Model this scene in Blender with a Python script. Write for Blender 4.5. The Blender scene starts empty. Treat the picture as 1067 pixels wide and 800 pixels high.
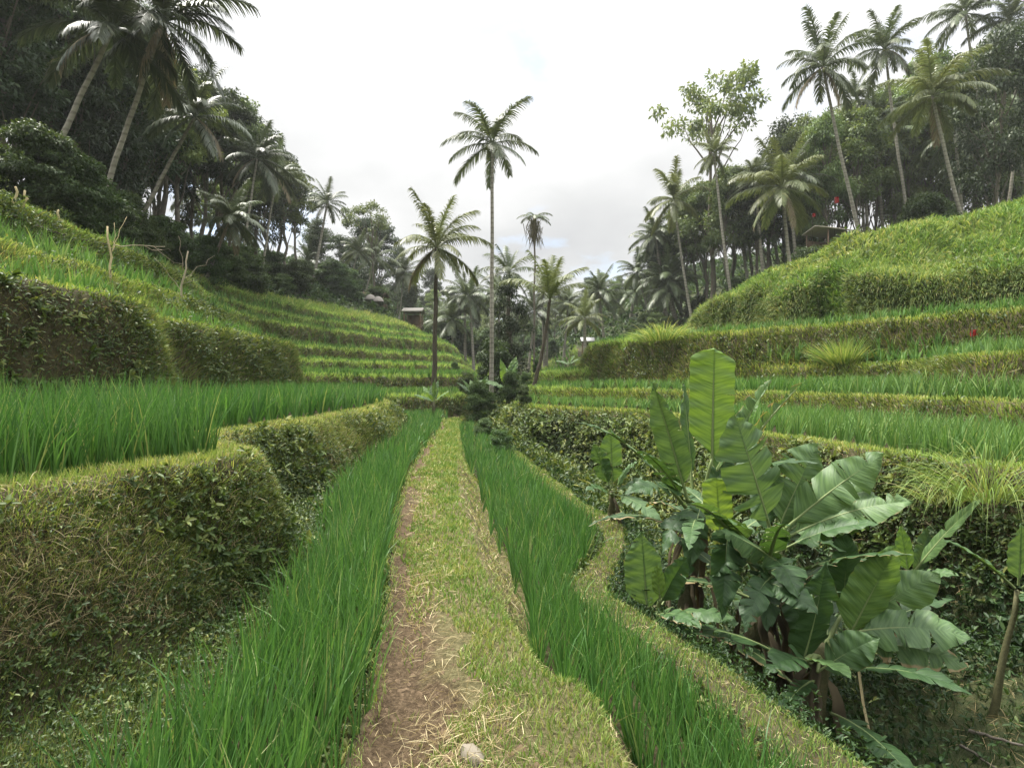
import bpy, math, random
import numpy as np
from mathutils import Vector, Matrix

random.seed(7)
RNG = np.random.default_rng(7)
scene = bpy.context.scene
COL = scene.collection
R = math.radians
EYE = 1.6
SKY_BASE = 3.25
EXPO = 1.22
HAZE = .0004
FPX = 582.0

def at(px, py, d):
    """world point seen at pixel (px,py) of the 1067x800 photograph at forward distance d"""
    return np.array([(px - 533.5) / FPX * d, d, EYE - (py - 400.0) / FPX * d])

# ------------------------------------------------------------------ noise
def _hash(ix, iy, seed):
    h = (ix.astype(np.int64) * 374761393 + iy.astype(np.int64) * 668265263 + seed * 974711) & 0x7fffffff
    h = ((h ^ (h >> 13)) * 1274126177) & 0x7fffffff
    h = h ^ (h >> 16)
    return (h & 0xffff) / 65535.0 * 2 - 1

def vnoise(x, y, seed=0):
    ix, iy = np.floor(x), np.floor(y)
    fx, fy = x - ix, y - iy
    ux, uy = fx * fx * (3 - 2 * fx), fy * fy * (3 - 2 * fy)
    a = _hash(ix, iy, seed); b = _hash(ix + 1, iy, seed)
    c = _hash(ix, iy + 1, seed); d = _hash(ix + 1, iy + 1, seed)
    return (a * (1 - ux) + b * ux) * (1 - uy) + (c * (1 - ux) + d * ux) * uy

def fbm(x, y, seed=0, octs=3):
    s = 0; a = 1.0; t = 0
    for o in range(octs):
        s = s + a * vnoise(x * 2 ** o + 17.3 * o, y * 2 ** o - 9.1 * o, seed + o); t += a; a *= .5
    return s / t

def sstep(a, b, x):
    t = np.clip((x - a) / (b - a), 0, 1)
    return t * t * (3 - 2 * t)

# ------------------------------------------------------------------ materials
def new_mat(name):
    m = bpy.data.materials.new(name); m.use_nodes = True
    nt = m.node_tree
    for n in list(nt.nodes): nt.nodes.remove(n)
    out = nt.nodes.new('ShaderNodeOutputMaterial')
    return m, nt, out

def N(nt, t, **kw):
    n = nt.nodes.new(t)
    for k, v in kw.items():
        if k in n.inputs: n.inputs[k].default_value = v
        else: setattr(n, k, v)
    return n

def ramp(nt, fac, cols, interp='LINEAR'):
    r = nt.nodes.new('ShaderNodeValToRGB'); r.color_ramp.interpolation = interp
    e = r.color_ramp.elements
    while len(e) < len(cols): e.new(0.5)
    for el, (p, c) in zip(e, cols): el.position = p; el.color = (*c, 1)
    if fac is not None: nt.links.new(fac, r.inputs[0])
    return r

def foliage_mat(name, cols, rough=.55, trans=.35, spec=.3, obj_var=0.0, patch=None, tcol=(1.25, 1.15, .6)):
    m, nt, out = new_mat(name)
    at_ = N(nt, 'ShaderNodeAttribute', attribute_name='rnd')
    r = ramp(nt, at_.outputs['Fac'], cols)
    col = r.outputs[0]
    if patch:                                   # large natural patches of another tint
        tc = N(nt, 'ShaderNodeNewGeometry')
        nz = N(nt, 'ShaderNodeTexNoise', Scale=patch[0], Detail=3.0)
        nt.links.new(tc.outputs['Position'], nz.inputs['Vector'])
        rr = ramp(nt, nz.outputs['Fac'], [(.4, (0, 0, 0)), (.62, (1, 1, 1))])
        mx = N(nt, 'ShaderNodeMix', data_type='RGBA', blend_type='MULTIPLY')
        nt.links.new(rr.outputs[0], mx.inputs[0]); nt.links.new(col, mx.inputs[6]); mx.inputs[7].default_value = (*patch[1], 1)
        col = mx.outputs[2]
    if obj_var:
        oi = N(nt, 'ShaderNodeObjectInfo')
        mr = N(nt, 'ShaderNodeMapRange'); mr.inputs[3].default_value = 1 - obj_var; mr.inputs[4].default_value = 1 + obj_var
        nt.links.new(oi.outputs['Random'], mr.inputs[0])
        hs = N(nt, 'ShaderNodeHueSaturation')
        mr2 = N(nt, 'ShaderNodeMapRange'); mr2.inputs[3].default_value = .5 - obj_var * .06; mr2.inputs[4].default_value = .5 + obj_var * .06
        mm = N(nt, 'ShaderNodeMath', operation='FRACT'); m7 = N(nt, 'ShaderNodeMath', operation='MULTIPLY'); m7.inputs[1].default_value = 7.31
        nt.links.new(oi.outputs['Random'], m7.inputs[0]); nt.links.new(m7.outputs[0], mm.inputs[0]); nt.links.new(mm.outputs[0], mr2.inputs[0])
        nt.links.new(col, hs.inputs['Color']); nt.links.new(mr.outputs[0], hs.inputs['Value']); nt.links.new(mr2.outputs[0], hs.inputs['Hue'])
        col = hs.outputs[0]
    p = N(nt, 'ShaderNodeBsdfPrincipled', Roughness=rough)
    p.inputs['Specular IOR Level'].default_value = spec
    nt.links.new(col, p.inputs['Base Color'])
    if trans > 0:
        t = N(nt, 'ShaderNodeBsdfTranslucent')
        mt = N(nt, 'ShaderNodeMix', data_type='RGBA', blend_type='MULTIPLY'); mt.inputs[0].default_value = 1
        nt.links.new(col, mt.inputs[6]); mt.inputs[7].default_value = (*tcol, 1)
        nt.links.new(mt.outputs[2], t.inputs['Color'])
        ms = N(nt, 'ShaderNodeMixShader'); ms.inputs[0].default_value = trans
        nt.links.new(p.outputs[0], ms.inputs[1]); nt.links.new(t.outputs[0], ms.inputs[2])
        nt.links.new(ms.outputs[0], out.inputs[0])
    else:
        nt.links.new(p.outputs[0], out.inputs[0])
    return m

def soil_mat(name, cols, scale=3.0, bump=.4, detail=8.0, rough=.95, rings=0):
    m, nt, out = new_mat(name)
    g = N(nt, 'ShaderNodeNewGeometry')
    n1 = N(nt, 'ShaderNodeTexNoise', Scale=scale, Detail=detail, Roughness=.65)
    n2 = N(nt, 'ShaderNodeTexNoise', Scale=scale * 9, Detail=6.0, Roughness=.7)
    nt.links.new(g.outputs['Position'], n1.inputs['Vector']); nt.links.new(g.outputs['Position'], n2.inputs['Vector'])
    ad = N(nt, 'ShaderNodeMath', operation='ADD'); ml = N(nt, 'ShaderNodeMath', operation='MULTIPLY'); ml.inputs[1].default_value = .5
    nt.links.new(n1.outputs['Fac'], ad.inputs[0]); nt.links.new(n2.outputs['Fac'], ad.inputs[1]); nt.links.new(ad.outputs[0], ml.inputs[0])
    r = ramp(nt, ml.outputs[0], cols)
    p = N(nt, 'ShaderNodeBsdfPrincipled', Roughness=rough); p.inputs['Specular IOR Level'].default_value = .15
    col = r.outputs[0]
    if rings:                                   # leaf scars round a palm trunk
        tc = N(nt, 'ShaderNodeTexCoord'); wv = N(nt, 'ShaderNodeTexWave', wave_type='BANDS', bands_direction='Z', Scale=rings, Distortion=1.5, Detail=2.0)
        nt.links.new(tc.outputs['Object'], wv.inputs['Vector']); wr = ramp(nt, wv.outputs['Fac'], [(.0, (.7, .68, .66)), (.35, (1, 1, 1))])
        mx = N(nt, 'ShaderNodeMix', data_type='RGBA', blend_type='MULTIPLY'); mx.inputs[0].default_value = 1
        nt.links.new(col, mx.inputs[6]); nt.links.new(wr.outputs[0], mx.inputs[7]); col = mx.outputs[2]
    nt.links.new(col, p.inputs['Base Color'])
    b = N(nt, 'ShaderNodeBump', Strength=bump, Distance=.05)
    nt.links.new(n2.outputs['Fac'], b.inputs['Height']); nt.links.new(b.outputs[0], p.inputs['Normal'])
    nt.links.new(p.outputs[0], out.inputs[0])
    return m

M = {}
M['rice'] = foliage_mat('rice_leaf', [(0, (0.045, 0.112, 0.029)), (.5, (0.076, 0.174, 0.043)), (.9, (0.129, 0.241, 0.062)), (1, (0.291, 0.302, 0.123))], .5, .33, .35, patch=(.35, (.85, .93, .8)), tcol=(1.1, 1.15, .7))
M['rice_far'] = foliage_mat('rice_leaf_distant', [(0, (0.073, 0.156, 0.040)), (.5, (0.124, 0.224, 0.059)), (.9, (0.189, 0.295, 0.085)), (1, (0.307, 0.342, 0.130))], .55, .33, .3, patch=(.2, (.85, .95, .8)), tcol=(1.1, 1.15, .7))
M['grass'] = foliage_mat('bank_grass', [(0, (0.157, 0.230, 0.055)), (.45, (0.267, 0.351, 0.091)), (.8, (0.399, 0.436, 0.133)), (1, (0.557, 0.484, 0.217))], .65, .35, .2, patch=(.8, (.72, .9, .72)))
M['path_grass'] = foliage_mat('path_grass', [(0, (.10, .17, .035)), (.45, (.18, .26, .065)), (.8, (.28, .33, .10)), (1, (.44, .40, .2))], .7, .3, .2, patch=(1.6, (.70, .86, .70)))
M['hill_grass'] = foliage_mat('hill_grass', [(0, (0.130, 0.208, 0.058)), (.45, (0.221, 0.305, 0.091)), (.8, (0.338, 0.390, 0.130)), (1, (0.494, 0.442, 0.221))], .65, .35, .2, patch=(.22, (.62, .82, .65)))
M['straw'] = foliage_mat('dry_straw', [(0, (0.187, 0.138, 0.072)), (.5, (0.363, 0.292, 0.154)), (1, (0.594, 0.517, 0.319))], .75, .2, .15)
M['weed'] = foliage_mat('weed_leaf', [(0, (0.040, 0.068, 0.020)), (.5, (0.076, 0.116, 0.034)), (.85, (0.136, 0.180, 0.052)), (1, (0.224, 0.232, 0.080))], .5, .3, .35, patch=(1.2, (.62, .72, .55)))
M['weed_light'] = foliage_mat('pale_weed_leaf', [(0, (0.074, 0.110, 0.032)), (.5, (0.138, 0.184, 0.055)), (.85, (0.230, 0.267, 0.087)), (1, (0.331, 0.331, 0.138))], .5, .3, .3, patch=(.7, (.55, .68, .5)))
M['bank_grass'] = foliage_mat('olive_bank_grass', [(0, (0.051, 0.076, 0.024)), (.4, (0.102, 0.132, 0.043)), (.8, (0.178, 0.183, 0.068)), (1, (0.281, 0.230, 0.119))], .65, .3, .2, patch=(.7, (.6, .62, .5)))  # olive-brown grass of the bank faces
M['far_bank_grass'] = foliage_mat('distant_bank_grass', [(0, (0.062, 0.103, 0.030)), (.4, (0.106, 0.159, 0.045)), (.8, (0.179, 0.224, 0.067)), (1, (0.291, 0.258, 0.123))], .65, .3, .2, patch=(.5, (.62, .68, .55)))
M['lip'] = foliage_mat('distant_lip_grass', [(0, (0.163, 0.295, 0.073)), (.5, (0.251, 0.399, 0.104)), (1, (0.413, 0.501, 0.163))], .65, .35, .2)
M['cover'] = foliage_mat('ground_cover_leaf', [(0, (0.017, 0.040, 0.012)), (.6, (0.033, 0.069, 0.020)), (1, (0.066, 0.112, 0.033))], .5, .3, .3)
M['tree'] = foliage_mat('tree_leaf', [(0, (0.026, 0.045, 0.020)), (.5, (0.043, 0.069, 0.028)), (1, (0.076, 0.102, 0.043))], .55, .28, .3, obj_var=.3, tcol=(1.1, 1.1, .75))
M['tree_mid'] = foliage_mat('mid_green_tree_leaf', [(0, (0.082, 0.125, 0.046)), (.5, (0.141, 0.197, 0.071)), (1, (0.229, 0.278, 0.109))], .55, .3, .3, obj_var=.3)
M['tree_light'] = foliage_mat('pale_tree_leaf', [(0, (.09, .13, .055)), (.5, (.14, .19, .075)), (1, (.23, .26, .11))], .55, .35, .3, obj_var=.25)
M['bush'] = foliage_mat('bush_leaf', [(0, (0.032, 0.061, 0.020)), (.5, (0.058, 0.101, 0.029)), (1, (0.108, 0.158, 0.050))], .55, .3, .3, obj_var=.3)
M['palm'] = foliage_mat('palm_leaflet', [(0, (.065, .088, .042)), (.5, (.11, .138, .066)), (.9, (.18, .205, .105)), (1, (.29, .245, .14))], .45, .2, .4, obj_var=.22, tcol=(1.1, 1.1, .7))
M['palm_dry'] = foliage_mat('dry_palm_leaflet', [(0, (.16, .125, .08)), (1, (.34, .29, .2))], .8, .15, .1)
M['bark'] = soil_mat('bark', [(.3, (.07, .06, .048)), (.55, (.15, .13, .105)), (.75, (.25, .225, .19))], 2.5, .6)
M['bark_dark'] = soil_mat('dark_bark', [(.3, (0.040, 0.034, 0.024)), (.7, (0.112, 0.096, 0.068))], 3, .6)
M['palm_bark'] = soil_mat('palm_bark', [(.3, (.17, .155, .125)), (.55, (.30, .28, .235)), (.75, (.42, .4, .34))], 1.2, .5, rings=1.1)
M['wood'] = soil_mat('dead_wood', [(.3, (.24, .2, .13)), (.7, (.46, .41, .3))], 8, .4)
M['bamboo'] = soil_mat('weathered_bamboo', [(.3, (.34, .28, .15)), (.7, (.56, .48, .29))], 6, .2)
M['soil'] = soil_mat('bank_soil', [(.3, (0.024, 0.021, 0.011)), (.5, (0.058, 0.051, 0.026)), (.7, (0.109, 0.094, 0.049))], 2.0, .8)
M['mud'] = soil_mat('field_mud', [(.3, (0.016, 0.016, 0.010)), (.7, (0.048, 0.045, 0.024))], 4, .4, rough=.6)
M['gully'] = soil_mat('gully_soil', [(.3, (0.021, 0.025, 0.011)), (.5, (0.042, 0.052, 0.021)), (.7, (0.084, 0.081, 0.038))], 2.0, .8)
M['hill'] = soil_mat('hill_soil', [(.3, (.06, .085, .03)), (.55, (.12, .16, .05)), (.75, (.2, .2, .085))], .8, .7)

# ------------------------------------------------------------------ objects
def link(o, parent=None):
    COL.objects.link(o)
    if parent is not None: o.parent = parent
    return o

def tag(o, label=None, cat=None, group=None, kind=None):
    if label: o['label'] = label
    if cat: o['category'] = cat
    if group: o['group'] = group
    if kind: o['kind'] = kind
    return o

def thing(name, label, cat, loc=(0, 0, 0), rz=0.0, group=None, scale=1.0):
    o = bpy.data.objects.new(name, None); o.empty_display_size = .2
    o.location = loc; o.rotation_euler = (0, 0, rz); o.scale = (scale,) * 3
    link(o); return tag(o, label, cat, group)

def mesh_np(name, V, F, mat, attrs=None, smooth=True, mats=None, mat_idx=None):
    """V (n,3); F (m,k) index array, all faces with the same number of corners"""
    me = bpy.data.meshes.new(name)
    V = np.ascontiguousarray(V, dtype=np.float32); F = np.ascontiguousarray(F, dtype=np.int32)
    n, (m, k) = len(V), F.shape
    me.vertices.add(n); me.vertices.foreach_set('co', V.ravel())
    me.loops.add(m * k); me.loops.foreach_set('vertex_index', F.ravel())
    me.polygons.add(m); me.polygons.foreach_set('loop_start', np.arange(0, m * k, k, dtype=np.int32))
    if smooth: me.polygons.foreach_set('use_smooth', np.ones(m, dtype=bool))
    for mm in (mats or [mat]): me.materials.append(mm)
    if mat_idx is not None: me.polygons.foreach_set('material_index', np.ascontiguousarray(mat_idx, dtype=np.int32))
    me.update(calc_edges=True)
    for a, v in (attrs or {}).items():
        at_ = me.attributes.new(a, 'FLOAT', 'POINT'); at_.data.foreach_set('value', np.ascontiguousarray(v, dtype=np.float32))
    return me

def obj(name, me, parent=None):
    return link(bpy.data.objects.new(name, me), parent)

def norm(v):
    return v / np.maximum(np.linalg.norm(v, axis=-1, keepdims=True), 1e-9)

def ribbons(P, D, L, W, bend, seg, rnd, G=(0, 0, -1), taper=1.6, base=.7):
    """thin blades: root P, first direction D, length L, width W, pulled towards G by bend"""
    n = len(P); L = np.broadcast_to(L, (n,)); W = np.broadcast_to(W, (n,)); bend = np.broadcast_to(bend, (n,))
    D = norm(D); side = norm(np.cross(D, norm(RNG.normal(size=(n, 3)))))
    G = np.asarray(G, float)
    V = np.empty((n, seg + 1, 2, 3)); p = P.astype(float).copy()
    for s in range(seg + 1):
        t = s / seg
        w = W * (base + (1 - base) * min(1, t * 3)) * (1 - t ** taper) * .5 + W * .03
        V[:, s, 0] = p - side * w[:, None]; V[:, s, 1] = p + side * w[:, None]
        tt = (s + .5) / seg
        p = p + norm(D + G * (bend * tt ** 1.5)[:, None]) * (L / seg)[:, None]
    idx = np.arange(n)[:, None] * (seg + 1) * 2 + np.arange(seg)[None] * 2
    F = np.stack([idx, idx + 1, idx + 3, idx + 2], -1).reshape(-1, 4)
    return V.reshape(-1, 3), F, np.repeat(rnd, (seg + 1) * 2)

def leafquads(P, D, Nn, L, W, rnd, fold=.15):
    n = len(P); D = norm(D); S = norm(np.cross(D, Nn)); Nn = np.cross(S, D)
    L = np.broadcast_to(L, (n,))[:, None]; W = np.broadcast_to(W, (n,))[:, None]
    V = np.stack([P, P + D * L * .42 + S * W * .5 + Nn * W * fold, P + D * L - Nn * L * .12, P + D * L * .42 - S * W * .5 + Nn * W * fold], 1)
    F = np.arange(n * 4).reshape(n, 4)
    return V.reshape(-1, 3), F, np.repeat(rnd, 4)

def merge(parts):
    Vs, Fs, Rs, off = [], [], [], 0
    for V, F, r in parts:
        Vs.append(V); Fs.append(F + off); Rs.append(r); off += len(V)
    return np.concatenate(Vs), np.concatenate(Fs), np.concatenate(Rs)

def tube(pts, rad, sides=8, rnd=None, cap=True):
    pts = np.asarray(pts, float); n = len(pts); rad = np.broadcast_to(rad, (n,))
    T = norm(np.gradient(pts, axis=0)); ref = np.array([1., .13, .07]) if abs(T[0][0]) < .8 else np.array([.1, 1., .05])
    A = norm(np.cross(T, ref)); B = np.cross(T, A)
    th = np.linspace(0, 2 * np.pi, sides, endpoint=False)
    V = pts[:, None] + (A[:, None] * np.cos(th)[None, :, None] + B[:, None] * np.sin(th)[None, :, None]) * rad[:, None, None]
    i = np.arange(n - 1)[:, None] * sides; j = np.arange(sides)[None]; j2 = (j + 1) % sides
    F = np.stack([i + j, i + j2, i + sides + j2, i + sides + j], -1).reshape(-1, 4)
    V = V.reshape(-1, 3)
    if cap:
        c = (n - 1) * sides
        V = np.concatenate([V, pts[-1:] + T[-1:] * rad[-1] * .5]); k = len(V) - 1
        F = np.concatenate([F, np.array([[c + a, c + (a + 1) % sides, k, k] for a in range(sides)])])
        # triangles as degenerate quads are avoided: use pairs of sides
        F = F[:-sides]
        F = np.concatenate([F, np.array([[c + a, c + (a + 1) % sides, c + (a + 2) % sides, k] for a in range(0, sides, 2)])])
    return V, F, np.full(len(V), .5)

def catmull(P, sub=6):
    P = np.asarray(P, float); Q = np.vstack([2 * P[0] - P[1], P, 2 * P[-1] - P[-2]]); out = []
    for i in range(1, len(Q) - 2):
        p0, p1, p2, p3 = Q[i - 1], Q[i], Q[i + 1], Q[i + 2]
        for k in range(sub):
            t = k / sub
            out.append(.5 * (2 * p1 + (p2 - p0) * t + (2 * p0 - 5 * p1 + 4 * p2 - p3) * t * t + (3 * p1 - p0 - 3 * p2 + p3) * t ** 3))
    out.append(P[-1]); return np.array(out)

# ================================================================== TERRAIN
LEFT = [  # (level, slope width near, slope width far, lip line)
 (.93, .72, .5, [(-4.5,-3),(-4.0,.5),(-3.4,2.2),(-2.95,3.0),(-2.6,3.7),(-2.4,4.3),(-2.22,4.85),(-2.3,5.25),(-2.75,5.6),(-3.35,6.1),(-3.5,7.2),(-3.45,8.5),(-3.4,10),(-3.2,13),(-3.6,16.5),(-4.3,19),(-5.8,20.7),(-8,21.8),(-9.3,23.5),(-8.5,25.5),(-5,26.8),(-2.9,28),(-2.3,31),(-2.5,40),(-3,60),(-3,90)]),
 (1.95, .4, .4, [(-7,-3),(-6.0,2),(-5.6,5),(-5.1,7.3),(-5.25,8.3),(-6.1,9.2),(-6.3,12),(-6.4,15),(-6.7,17.5),(-7.8,20),(-9.6,22.5),(-10.4,25),(-9,28),(-6,30.5),(-3.3,32),(-2.9,36),(-3.3,60),(-3.5,90)]),
 (2.75, .3, .4, [(-7.1,-3),(-6.1,2),(-5.7,5),(-5.2,7.2),(-5.4,8.3),(-6.2,9.3),(-6.4,12),(-6.5,15),(-6.9,17.5),(-8.6,20),(-10.8,24),(-10.8,29),(-7.2,34),(-4.2,36.5),(-3.6,40),(-3.9,60),(-4,90)]),
 (3.65, .85, .45, [(-8.2,-3),(-7.4,2),(-7.3,6),(-7.5,9),(-8,14),(-9.3,19),(-12,25),(-12,31),(-8.2,38),(-5.2,41),(-4.6,48),(-4.9,70),(-5,90)]),
 (5.0, .6, .5, [(-10,-3),(-9.2,2),(-9.2,9),(-9.9,14),(-11,19),(-13.5,26),(-13,33),(-9.5,41),(-6.3,46),(-5.6,55),(-6,90)]),
 (6.0, .8, .6, [(-12.5,-3),(-11.8,2),(-11.8,9),(-12.4,15),(-13.6,21),(-15.2,28),(-14.6,36),(-11,45),(-7.7,52),(-7.2,60),(-8,90)]),
 (7.3, 1.8, .9, [(-15,-3),(-14.2,3),(-14.4,12),(-15.4,20),(-17,28),(-17,36),(-15.5,43),(-12,52),(-9.3,60),(-9.5,90)]),
]
RIGHT = [
 (.65, .6, .5, [(8,-3),(6.4,2),(5.3,5),(4.6,7),(4.2,9),(4.1,12),(4.1,15),(3.6,17.5),(2.2,19),(.9,20.5),(.2,23),(.3,27),(.8,35),(1.5,50),(2.5,70),(3,90)]),
 (1.25, .55, .5, [(11,-3),(9,3),(7.6,8),(7.0,13),(6.0,17),(4.5,20),(2.5,23),(1.0,26),(.9,30),(1.5,38),(2.5,50),(4,70),(4,90)]),
 (2.05, .6, .5, [(14,-3),(11.5,5),(9.8,9),(8.7,10.4),(9.2,12),(10.1,14.2),(9.8,16.2),(8.4,18.4),(6.5,21),(4.8,24),(2.8,27.8),(1.6,31),(1.7,40),(3,52),(5,72),(5,90)]),
 (3.4, .9, .6, [(20,-3),(16.5,6),(13.5,12.5),(11.5,15.6),(10.6,17.3),(9.0,19.3),(7.4,21),(5.2,24.2),(3.9,27.5),(4.3,30),(6,33),(6.5,40),(7,55),(8,75),(8,90)]),
]
HILL_R = [(25,-3),(20.5,8),(17,14.5),(14.3,18),(11.8,20),(9.6,22.7),(8.2,26),(7.6,30),(8.2,36),(9,45),(9.5,60),(10,90)]

PATH_L = ([-3, 2.33, 3.1, 4.2, 6.6, 10, 13.3, 20, 25, 40], [-.5, -.68, -.76, -.93, -1.37, -1.83, -2.15, -2.6, -3.1, -3.3])
PATH_R = ([-3, 2.33, 3.1, 4.05, 5.0, 5.8, 7.5, 9.3, 13, 18.6, 25, 40], [.5, .44, .14, -.13, -.3, -.42, -.68, -.92, -1.32, -1.88, -2.4, -2.7])
RICE_L = ([-3, 2.0, 3.3, 5.5, 6.5, 10, 17, 19.5, 22, 25, 40], [-1.62, -1.5, -1.5, -1.78, -2.15, -2.65, -3.2, -4.2, -6.5, -6.8, -7])
BUND_I = ([-3, 1.5, 2.6, 3.4, 4.37, 5.0, 5.6, 6.3, 7.2, 8.2, 9.5, 11.6, 15, 19, 22, 26, 40], [1.9, 1.75, 1.36, 1.1, .82, .62, .55, .8, 1.1, 1.12, .85, .5, -.15, -.85, -1.3, -1.75, -2.2])

def fin(c, y): return np.interp(y, c[0], c[1])

def _smooth_fun(c):
    P = catmull(np.array(list(zip(c[0], c[1]))), 8)
    return (P[:, 0], P[:, 1])
PATH_L, PATH_R, RICE_L, BUND_I = map(_smooth_fun, (PATH_L, PATH_R, RICE_L, BUND_I))

def signed(line, x, y, side):
    """distance to a lip line, positive on the uphill side (side -1: towards -x, +1: towards +x)"""
    P = catmull(line, 5)
    best = np.full(x.shape, 1e9)
    for (ax, ay), (bx, by) in zip(P[:-1], P[1:]):
        dx, dy = bx - ax, by - ay; q = dx * dx + dy * dy + 1e-12
        t = np.clip(((x - ax) * dx + (y - ay) * dy) / q, 0, 1)
        np.minimum(best, (x - ax - t * dx) ** 2 + (y - ay - t * dy) ** 2, out=best)
    d = np.sqrt(best)
    poly = np.vstack([P, [[P[-1][0], 2000], [side * 3000, 2000], [side * 3000, -2000], [P[0][0], -2000]]])
    ins = np.zeros(x.shape, bool)
    for (ax, ay), (bx, by) in zip(poly, np.roll(poly, -1, 0)):
        if ay == by: continue
        c = ((ay > y) != (by > y)) & (x < (bx - ax) * (y - ay) / (by - ay) + ax)
        ins ^= c
    return np.where(ins, d, -d)

def side_w(y): return .26 * sstep(3.9, 5.2, y) * sstep(15, 11, y)   # the path's earth side widens along the bend

def terrain(x, y, detail=True):
    x = np.asarray(x, float); y = np.asarray(y, float)
    dist = np.hypot(x, y)
    n_lip = (.16 * fbm(x * .9, y * .9, 3)) * sstep(4, 11, dist) * (1 + 1.6 * sstep(15, 30, dist)) + .06 * fbm(x * 3, y * 3, 5) + .03 * fbm(x * 9, y * 9, 6)
    xl, xr, bi = fin(PATH_L, y), fin(PATH_R, y), fin(BUND_I, y)
    nn = .05 * fbm(x * 3, y * 3, 9)
    # left strip -> path -> right strip -> bund
    z = -.10 + .10 * sstep(-.12, .02, x - xl + nn)
    acr = np.clip((x - xl) / np.maximum(xr - xl, .1), 0, 1)
    onp = sstep(0, .08, acr)
    z = z - onp * .05 * np.exp(-((acr - .22) / .16) ** 2) * sstep(9, 4, y) + onp * (.03 * fbm(x * 2.5, y * 1.5, 31) + .018 * fbm(x * 11, y * 8, 33) * sstep(.75, .3, acr) * sstep(9, 5, y))
    z = np.where(x > xl, z + (-.46 - .16 * sstep(3.5, 5.5, y) * sstep(16, 10, y) - z) * np.clip(sstep(-.04, 1, (x - xr + nn) / (.24 + side_w(y))), 0, 1), z)
    z = z + .2 * sstep(-.05, .12, x - bi + nn) * sstep(40, 24, y)
    bo = bi + .34
    zg = np.interp(y, [-5, 5, 10, 15, 20, 27, 35, 50, 90], [-1.45, -1.5, -1.8, -1.8, -1.4, -.6, .2, 1.5, 4.5])
    zg = zg + .28 * np.clip(x - 2.3, 0, 3.2) * sstep(14, 7, y) + .18 * fbm(x * .8, y * .8, 12) + .07 * fbm(x * 3, y * 3, 15)
    sg = x - bo + .1 * fbm(x * 1.5, y * 1.5, 22)
    z = z + (zg - z) * sstep(0, .95, sg)
    SL, SR = [], []
    for lv, wn, wf, ln in LEFT:
        s = signed(ln, x, y, -1) + n_lip; SL.append(s)
        w = wn + (wf - wn) * sstep(17, 27, y)
        if lv < 1: w = w * (1 - .52 * sstep(3.0, 4.4, y) * sstep(9, 6, y))   # the near bank is cut steeply round its corner
        lvv = lv + .04 * np.exp(-((s - .2) / .25) ** 2)
        z = z + (lvv - z) * sstep(-w, .12, s)
    for lv, wn, wf, ln in RIGHT:
        s = signed(ln, x, y, 1) + n_lip; SR.append(s)
        w = wn + (wf - wn) * sstep(17, 27, y)
        lvv = lv + .08 * np.exp(-((s - .2) / .25) ** 2)
        z = z + (lvv - z) * sstep(-w, .12, s)
    sh = signed(HILL_R, x, y, 1) + 2.2 * n_lip
    steep = sstep(7.8, 9.6, x) * sstep(31, 25, y)
    z = z + steep * (1.75 + .7 * fbm(x * .4, y * .4, 41)) * sstep(-.2, 1.0 , sh)
    s2 = np.clip(sh - .2, 0, None); H = 12.0
    hillr = H * (1 - np.exp(-s2 * .44 / H)); z = z + hillr + np.clip(sh, 0, 3) / 3 * (.7 * fbm(x * .3, y * .3, 44) + .12 * fbm(x * 1.6, y * 1.6, 47))
    # little stepped ledges across the right slope
    z = z + sstep(1.2, 3, sh) * .34 * np.sin(hillr * 3.6 + 2.5 * fbm(x * .2, y * .2, 50)) * (.6 + .8 * vnoise(x * .15, y * .15, 52))
    s6 = np.clip(SL[-1] - .4, 0, None); z = z + 22 * (1 - np.exp(-s6 * .5 / 22)) + np.clip(s6, 0, 3) / 3 * .6 * fbm(x * .3, y * .3, 61)
    # the valley closes: beyond the terraces the ground rises on all sides
    fy = np.clip(y - 55, 0, None); zf = 2.2 + .13 * fy + np.minimum(.42 * np.clip(np.abs(x + .5) - 4, 0, None), 14 + .05 * np.abs(x)) + .8 * fbm(x * .08, y * .08, 66) * sstep(60, 90, y)
    z = z + (np.minimum(zf, 30 + .02 * fy) - z) * sstep(52, 80, y)
    # a low hollow dug into the steep foot of the right hill
    cvx, cvy = x - 12.0, y - 20.9
    z = z + (3.35 - z) * sstep(1.0, .55, np.sqrt((cvx / .75) ** 2 + (cvy / 1.5) ** 2)) * (sh > -.6)
    z = z + .04 * fbm(x * 2.2, y * 2.2, 71) * sstep(2.5, 5, dist)
    return z, dict(SL=SL, SR=SR, sh=sh, sg=sg, xl=xl, xr=xr, bi=bi, bo=bo, acr=acr)

def hit(px, py, d0=1.0, d1=200.0):
    """first point of the terrain seen at a photograph pixel"""
    d = np.exp(np.linspace(math.log(d0), math.log(d1), 1400)); x = (px - 533.5) / FPX * d; zr = EYE - (py - 400) / FPX * d
    g = terrain(x, d)[0]; k = int(np.argmax(g > zr)) if (g > zr).any() else len(d) - 1
    return np.array([x[k], d[k], g[k]])

_gz_cache = {}
def gz(x, y):
    k = (round(float(x), 2), round(float(y), 2))
    if k not in _gz_cache: _gz_cache[k] = float(terrain(np.array([x]), np.array([y]))[0][0])
    return _gz_cache[k]

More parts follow.
